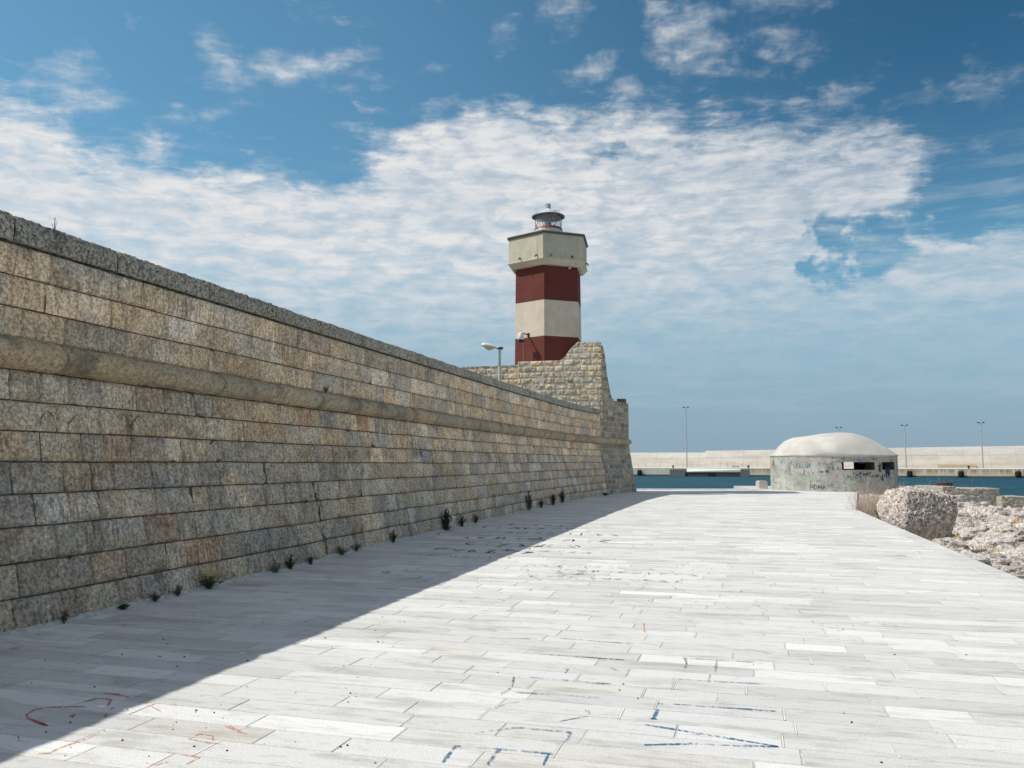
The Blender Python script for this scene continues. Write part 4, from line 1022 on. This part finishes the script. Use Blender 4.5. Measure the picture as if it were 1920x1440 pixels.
def f_rock(c1,c2,cp):
    def fn(t,p,out):
        ob=t.n('ShaderNodeTexCoord').outputs['Object']
        a=t.noise(ob,8.,8.,.75); c_=t.vor(ob,17.); d=t.noise(ob,2.,5.,.6)
        k=t.mix(t.sm(a,.36,.62),c4(c1),c4(c2)); k=t.mix(t.m('MULTIPLY',t.sm(c_,.26,.06),.75),k,c4(cp)); k=t.mix(t.m('MULTIPLY',t.sm(d,.55,.7),.4),k,c4([x*.7 for x in c1]))
        t.put(p.inputs['Base Color'],k)
        bp=t.n('ShaderNodeBump',{'Strength':1.,'Distance':.06,'Height':t.m('ADD',a,t.sm(c_,0.,.4))}); t.put(p.inputs['Normal'],bp.outputs[0])
    return fn
M_rock=mat('pale_rock',f_rock((.50,.43,.37),(.82,.78,.74),(.18,.13,.10)),.93,.12)
M_boul=mat('pitted_boulder',f_rock((.36,.27,.21),(.78,.73,.69),(.09,.055,.035)),.95,.1)
M_slab=mat('rough_concrete_block',f_rock((.36,.33,.28),(.56,.53,.46),(.16,.14,.11)),.93,.1)
def rock(name,size,sd_,sub=3,amp=.25,pit=.0,m=None,parent=None,boxy=.5,freq=1.,taper=0.):
    bm=bmesh.new(); bmesh.ops.create_cube(bm,size=2.); bmesh.ops.subdivide_edges(bm,edges=bm.edges[:],cuts=2**sub-1,use_grid_fill=True)
    for v in bm.verts:
        p=v.co.copy(); n=p.normalized(); L_=1/(max(abs(p.x),abs(p.y),abs(p.z))); 
        q=p.lerp(n*1.12,1-boxy)
        k=1+amp*mn.fractal(q*1.1*freq+Vector((sd_,0,0)),1,2,3)
        if pit: 
            c_=mn.cell_vector(q) if False else None
            f=mn.voronoi(q*pit+Vector((sd_,3,1)))[0][0]; k-= .11*max(0,.42-f)*2 ; k+=.03*mn.fractal(q*pit*1.3,1,2,2)
        q=q*k; tp_=1-taper*max(0,-q.z+.2); q.x*=tp_; q.y*=tp_; v.co=(q.x*size[0]/2,q.y*size[1]/2,q.z*size[2]/2)
    me=bpy.data.meshes.new(name); bm.to_mesh(me); bm.free(); me.materials.append(m); me.polygons.foreach_set('use_smooth',[pit>0]*len(me.polygons)); 
    o=bpy.data.objects.new(name,me); C.objects.link(o)
    if parent: o.parent=parent
    return o
bx,by=XY(4.45,24.9)
bo=rock('boulder',(1.55,1.65,1.62),3.3,6,.10,12.,M_boul,boxy=.52,taper=.16); bo.location=(bx-.12,by-.1,.03); bo.rotation_euler=(0,R(5),R(3))
tag(bo,'large squarish pitted boulder, bright on top and dark in front, beside the paving edge','boulder')
def slab(name,px0,px1,pyt,pyb,zg_,depth,label,rot_=0.,amp=.03):
    Y=(zg_-H)/ray(960,pyb)[1]; x0,x1=ray(px0,pyb)[0]*Y,ray(px1,pyb)[0]*Y; hh=zz(pyt,Y)-zg_
    o=rock(name,((x1-x0)*.97,depth,hh+.25),7.7+px0,5,amp,5.,M_slab,boxy=.93); o.location=((x0+x1)/2,Y+depth/2,zg_+(hh-.25)/2); o.rotation_euler=(0,0,rot_)
    return tag(o,label,'block')
slab('concrete_block',1771,1880,915.5,946,-.55,2.0,'long weathered concrete block at the back of the rocky shore',.03)
slab('concrete_block',1764,1790,912,944,-.5,2.6,'narrow upright concrete slab at the left end of the long block',.1)
slab('concrete_block',1880,1935,931.,947,-.55,1.6,'low pale concrete block at the right edge of the shore',-.05)
x,Y=G(1770,912,-.0); Y=43.8; x=ray(1770,908)[0]*Y
bm_=MB().box(-.42,.42,-.15,.15,-.11,.10,bev=.03); o=bm_.build('rusty_beam',plain('rust',(.16,.06,.05),.8,.2)); o.location=(x,Y,zz(908.5,Y)); tag(o,'short dark rusty beam lying behind the concrete blocks, against the water','beam')
o.rotation_euler=(0,R(-2),0)
sup=MB().box(-.3,.3,-.2,.2,-.6,0,bev=.04).build('rock_ledge',M_rock); sup.location=(x,Y,zz(908.5,Y)-.13); tag(sup,'pale ledge carrying the rusty beam behind the concrete blocks','rock')
random.seed(11)
protos=[rock('shore_rock',(1,1,.62),k*5.1,3,.42,0,M_rock,boxy=.35,freq=1.3) for k in range(6)]
cnt=0; k=0
for pr in protos: tag(pr,'pale irregular limestone rock lying on the rocky shore','rock','loose rocks on the rocky shore')
spots=[]
for _ in range(4000):
    if len(spots)>=110: break
    px=random.uniform(1770,1985); py=random.uniform(948,1095)
    x,y=G(px,py,-.45); u,v=UV(x,y)
    s=random.choice((.16,.2,.25,.3,.38,.5,.65))*(1+.012*(y-12))
    if u-uedge(v)<.25+s*.5 or y>43: continue
    if math.hypot(x-bx,y-by)<1.9: continue
    if any(math.hypot(x-a,y-b)<(s+c_)*.42 for a,b,c_ in spots): continue
    spots.append((x,y,s))
for i,(x,y,s) in enumerate(spots):
    if i<len(protos): o=protos[i]
    else: o=protos[i%len(protos)].copy(); C.objects.link(o)
    o.location=(x,y,shore_h(x,y)+s*.10); o.rotation_euler=(random.uniform(-.2,.2),random.uniform(-.2,.2),random.uniform(0,6.28)); o.scale=(s*random.uniform(.8,1.5),s*random.uniform(.8,1.2),s*random.uniform(.6,1.1))
# ------------------------------------------------------------------ plants
def leafmat(name,c,c2):
    def fn(t,p,out):
        ob=t.n('ShaderNodeTexCoord').outputs['Object']; n=t.noise(ob,30.,3.,.6)
        t.put(p.inputs['Base Color'],t.mix(t.sm(n,.35,.65),c4(c),c4(c2)))
    return mat(name,fn,.7,.25)
L_dk=leafmat('dark_green_leaf',(.04,.065,.025),(.10,.13,.055)); L_gr=leafmat('green_leaf',(.06,.12,.02),(.13,.22,.05)); L_rd=leafmat('reddish_dry_leaf',(.13,.075,.05),(.22,.14,.09))
L_br=leafmat('brown_dry_leaf',(.16,.12,.07),(.28,.21,.13)); L_st=leafmat('dry_straw',(.46,.34,.26),(.66,.54,.44)); L_yl=leafmat('yellow_flower',(.65,.55,.03),(.75,.65,.05)); L_tw=leafmat('grey_twig',(.20,.16,.13),(.30,.25,.20))
def leaf(mb,p,d,L_,w_):
    d=Vector(d).normalized(); a=d.cross(Vector((0,0,1))); a=(a.normalized() if a.length>.01 else Vector((1,0,0)))
    n=a.cross(d); p=Vector(p); m_=p+d*L_*.5+n*L_*.08
    mb.add([p,m_+a*w_/2,p+d*L_-n*L_*.05,m_-a*w_/2],[(0,1,2,3)])
def bush(root,wd,ht,n,ls,lm,sm_,up=.5,dens=3):
    st=MB(); lf=MB()
    for i in range(n):
        az_=random.uniform(0,6.28); sp=random.uniform(.1,1)*wd/2; hh=ht*random.uniform(.45,1)*(1-.35*(sp/(wd/2))**2)
        top_=Vector((sp*math.cos(az_),sp*math.sin(az_),hh)); mid=Vector((top_.x*.35,top_.y*.35,hh*.55))
        st.tube([(top_.x*.1,top_.y*.1,0),mid,top_],[.004,.003,.0015],4,cap=False)
        for j in range(dens):
            f=random.uniform(.15,1); q=mid*2*f if f<.5 else mid.lerp(top_,(f-.5)*2)
            leaf(lf,q,(random.uniform(-1,1),random.uniform(-1,1),random.uniform(-.2,1)*up*2),ls*random.uniform(.6,1.3),ls*.45)
    st.build('stem',sm_,root); lf.build('foliage',lm,root); return root
random.seed(33)
def groundpt(px,py):
    v,_=vz(px,py); 
    a=ray(px,py)[0]; best=min(np.arange(5,43,.02),key=lambda s:abs((lambda q:q[0]/q[1]-a)(XY(ut(s)+off(s,0)+.06,s))))
    return XY(ut(best)+off(best,0)+.06,best)
GW='weeds growing along the foot of the fort wall'
def weed(px,py,wpx,hpx,kind,label):
    x,y=groundpt(px,py); s=y/1546.; wd=wpx*s*1.0; ht=hpx*s*.92
    r=thing('weed',label,'weed',(x,y,0),random.uniform(0,6),GW)
    lm={'g':L_dk,'r':L_rd,'b':L_br,'G':L_gr}[kind]
    n=int(16+60*wd); bush(r,wd*1.15,ht*1.1,n,max(.03,.08*min(ht*2,1)),lm,L_tw if kind!='g' else L_dk,.5,12 if kind in'gG' else 9)
    return r,wd,ht
weed(122,1152,14,26,'r','small reddish dry weed at the wall foot, nearest the left edge')
weed(232,1132,20,10,'g','tiny flat green weed at the wall foot left of two reddish ones')
weed(290,1123,24,16,'r','low reddish weed at the wall foot left of the yellow flowers')
weed(334,1108,18,22,'r','small dark reddish tuft just left of the yellow flowering weed')
r,wd,ht=weed(392,1100,52,28,'g','dark weed with small yellow flowers at the wall foot')
fl=MB()
for i in range(9):
    q=Vector((random.uniform(-.5,.5)*wd*1.6,random.uniform(-.3,.3)*wd,ht*random.uniform(.7,1.5)))
    for k in range(6): leaf(fl,q,(math.cos(k*1.05),math.sin(k*1.05),.3),.038,.022)
fl.build('flower',L_yl,r)
weed(517,1072,34,24,'b','brown dry bushy weed at the wall foot, left of a dark green one')
weed(545,1063,24,30,'g','dark green pointed weed touching a brown bushy one')
weed(583,1055,14,16,'g','small dark weed right at the foot of the wall step')
weed(640,1044,34,18,'b','mound of brown dry weed just right of the wall step')
weed(668,1036,18,16,'r','little dark tuft beside the brown mound')
weed(738,1018,14,26,'g','narrow dark weed in a gap of the bottom course')
weed(836,998,22,44,'g','tall dark green weed standing against the wall, middle of the wall')
weed(838,1000,26,12,'b','flat dry tuft under the tall dark green weed')
weed(866,988,16,24,'g','medium round green weed right of the tall one')
weed(892,980,15,18,'g','small green weed, second right of the tall one')
weed(993,957,18,42,'r','tall brown dry weed near the far end of the wall')
weed(1015,953,14,18,'g','small dark weed between two tall ones near the far end of the wall')
weed(1037,949,14,24,'g','dark green weed, second from last towards the far end')
weed(1055,945,12,26,'g','last upright green weed towards the far end of the wall')
weed(1135,932,26,7,'g','flat dark weed at the base of the wall near its far corner')
# plants on the wall
v_,_=vz(136,425); x,y,z=wp(v_,4.05,-.05); r=thing('sprig','thin bare sprig growing from the wall coping at upper left','plant',(x,y,4.05)); bush(r,.07,.20,5,.02,L_dk,L_tw,.5,4)
v_,z_=vz(625,728); x,y,z=wp(v_,zt(v_)+.15,.06); r=thing('sprig','tiny dark plant rooted on top of the rounded string course','plant',(x,y,z)); bush(r,.12,.12,10,.04,L_dk,L_dk,.5,6)
# dry shrub and green weed beside the boulder
def straw(root,n,rad,ht,lean,m,w_=.004,nm='stalk'):
    mb=MB()
    for i in range(n):
        a=random.uniform(0,6.28); r=rad*math.sqrt(random.random()); b=Vector((r*math.cos(a),r*math.sin(a),0)); d=Vector((random.gauss(0,1)*lean,random.gauss(0,1)*lean,1)).normalized(); L_=ht*random.uniform(.45,1)
        mb.tube([b,b+d*L_*.55,b+(d+Vector((random.gauss(0,.12),random.gauss(0,.12),-.03))).normalized()*L_],[w_,w_*.8,w_*.3],3,cap=False)
        if random.random()<.5:
            for _ in range(3): f=random.uniform(.4,.9); leaf(mb,b+d*L_*f,(random.uniform(-1,1),random.uniform(-1,1),random.uniform(0,1)),L_*.15,w_*1.8)
    return mb.build(nm,m,root)
x,y=XY(3.78,29.0); 
r=thing('dry_shrub','loose pinkish-brown dry shrub between the paving edge and the boulder','shrub',(x,y,-.3)); straw(r,330,.55,1.4,.28,L_st,.0036)
x,y=XY(3.75,27.0); r=thing('green_weed','bright green weed at the left foot of the boulder','weed',(x,y,-.25)); bush(r,.42,.62,46,.10,L_gr,L_gr,.8,9)
x,y=XY(3.72,25.6); r=thing('green_weed','low green weed nearest the paving against the boulder side','weed',(x,y,-.25)); bush(r,.32,.48,34,.09,L_gr,L_gr,.8,9)
x,y=XY(5.4,28.2); r=thing('dry_grass','thin pale grass stalks showing above the boulder against the water','grass',(x,y,-.4)); straw(r,110,1.3,1.65,.25,L_st,.0035)
x,y=XY(4.1,22.9); r=thing('dry_grass','grey-brown dry grass leaning on the dark front of the boulder','grass',(x,y,-.55)); straw(r,220,.55,.72,.28,L_tw,.004)
x,y=XY(3.85,21.0); r=thing('dry_grass','ochre dry grass patch on the shore just in front of the boulder','grass',(x,y,-.5)); straw(r,150,.5,.30,.5,leafmat('ochre_grass',(.30,.20,.06),(.42,.30,.11)),.005)
for (uu,vv,lb) in((5.0,21.5,'dark scrubby tuft in the shadow right of the boulder'),(7.4,35.,'ochre grass tuft below the long concrete block'),(4.3,18.0,'small ochre grass tuft close to the paving edge')):
    x,y=XY(uu,vv); r=thing('dry_grass',lb,'grass',(x,y,shore_h(x,y))); straw(r,90,.4,.24,.6,L_br if 'dark' in lb else L_st,.005)
# loose crumbs on the paving
random.seed(4)
mb=MB()
for i in range(110):
    px=random.uniform(0,760) if random.random()<.85 else random.uniform(600,1900); py=random.uniform(1150,1435)
    x,y=G(px,py); u,v=UV(x,y)
    if u<-6.4 or u>3.1: continue
    s=random.choice((.005,.006,.008,.010))
    mb.add([(x+s*random.uniform(.6,1.3)*math.cos(t),y+s*random.uniform(.6,1.3)*math.sin(t),.002) for t in(0,1.3,2.6,3.9,5.1)]+[(x,y,.002+s*.8)],[(0,1,5),(1,2,5),(2,3,5),(3,4,5),(4,0,5)])
tag(mb.build('crumbs',plain('dark_crumbs',(.06,.045,.04),.9,.1)),'tiny dark crumbs and droppings scattered over the pale paving','debris',kind='stuff')
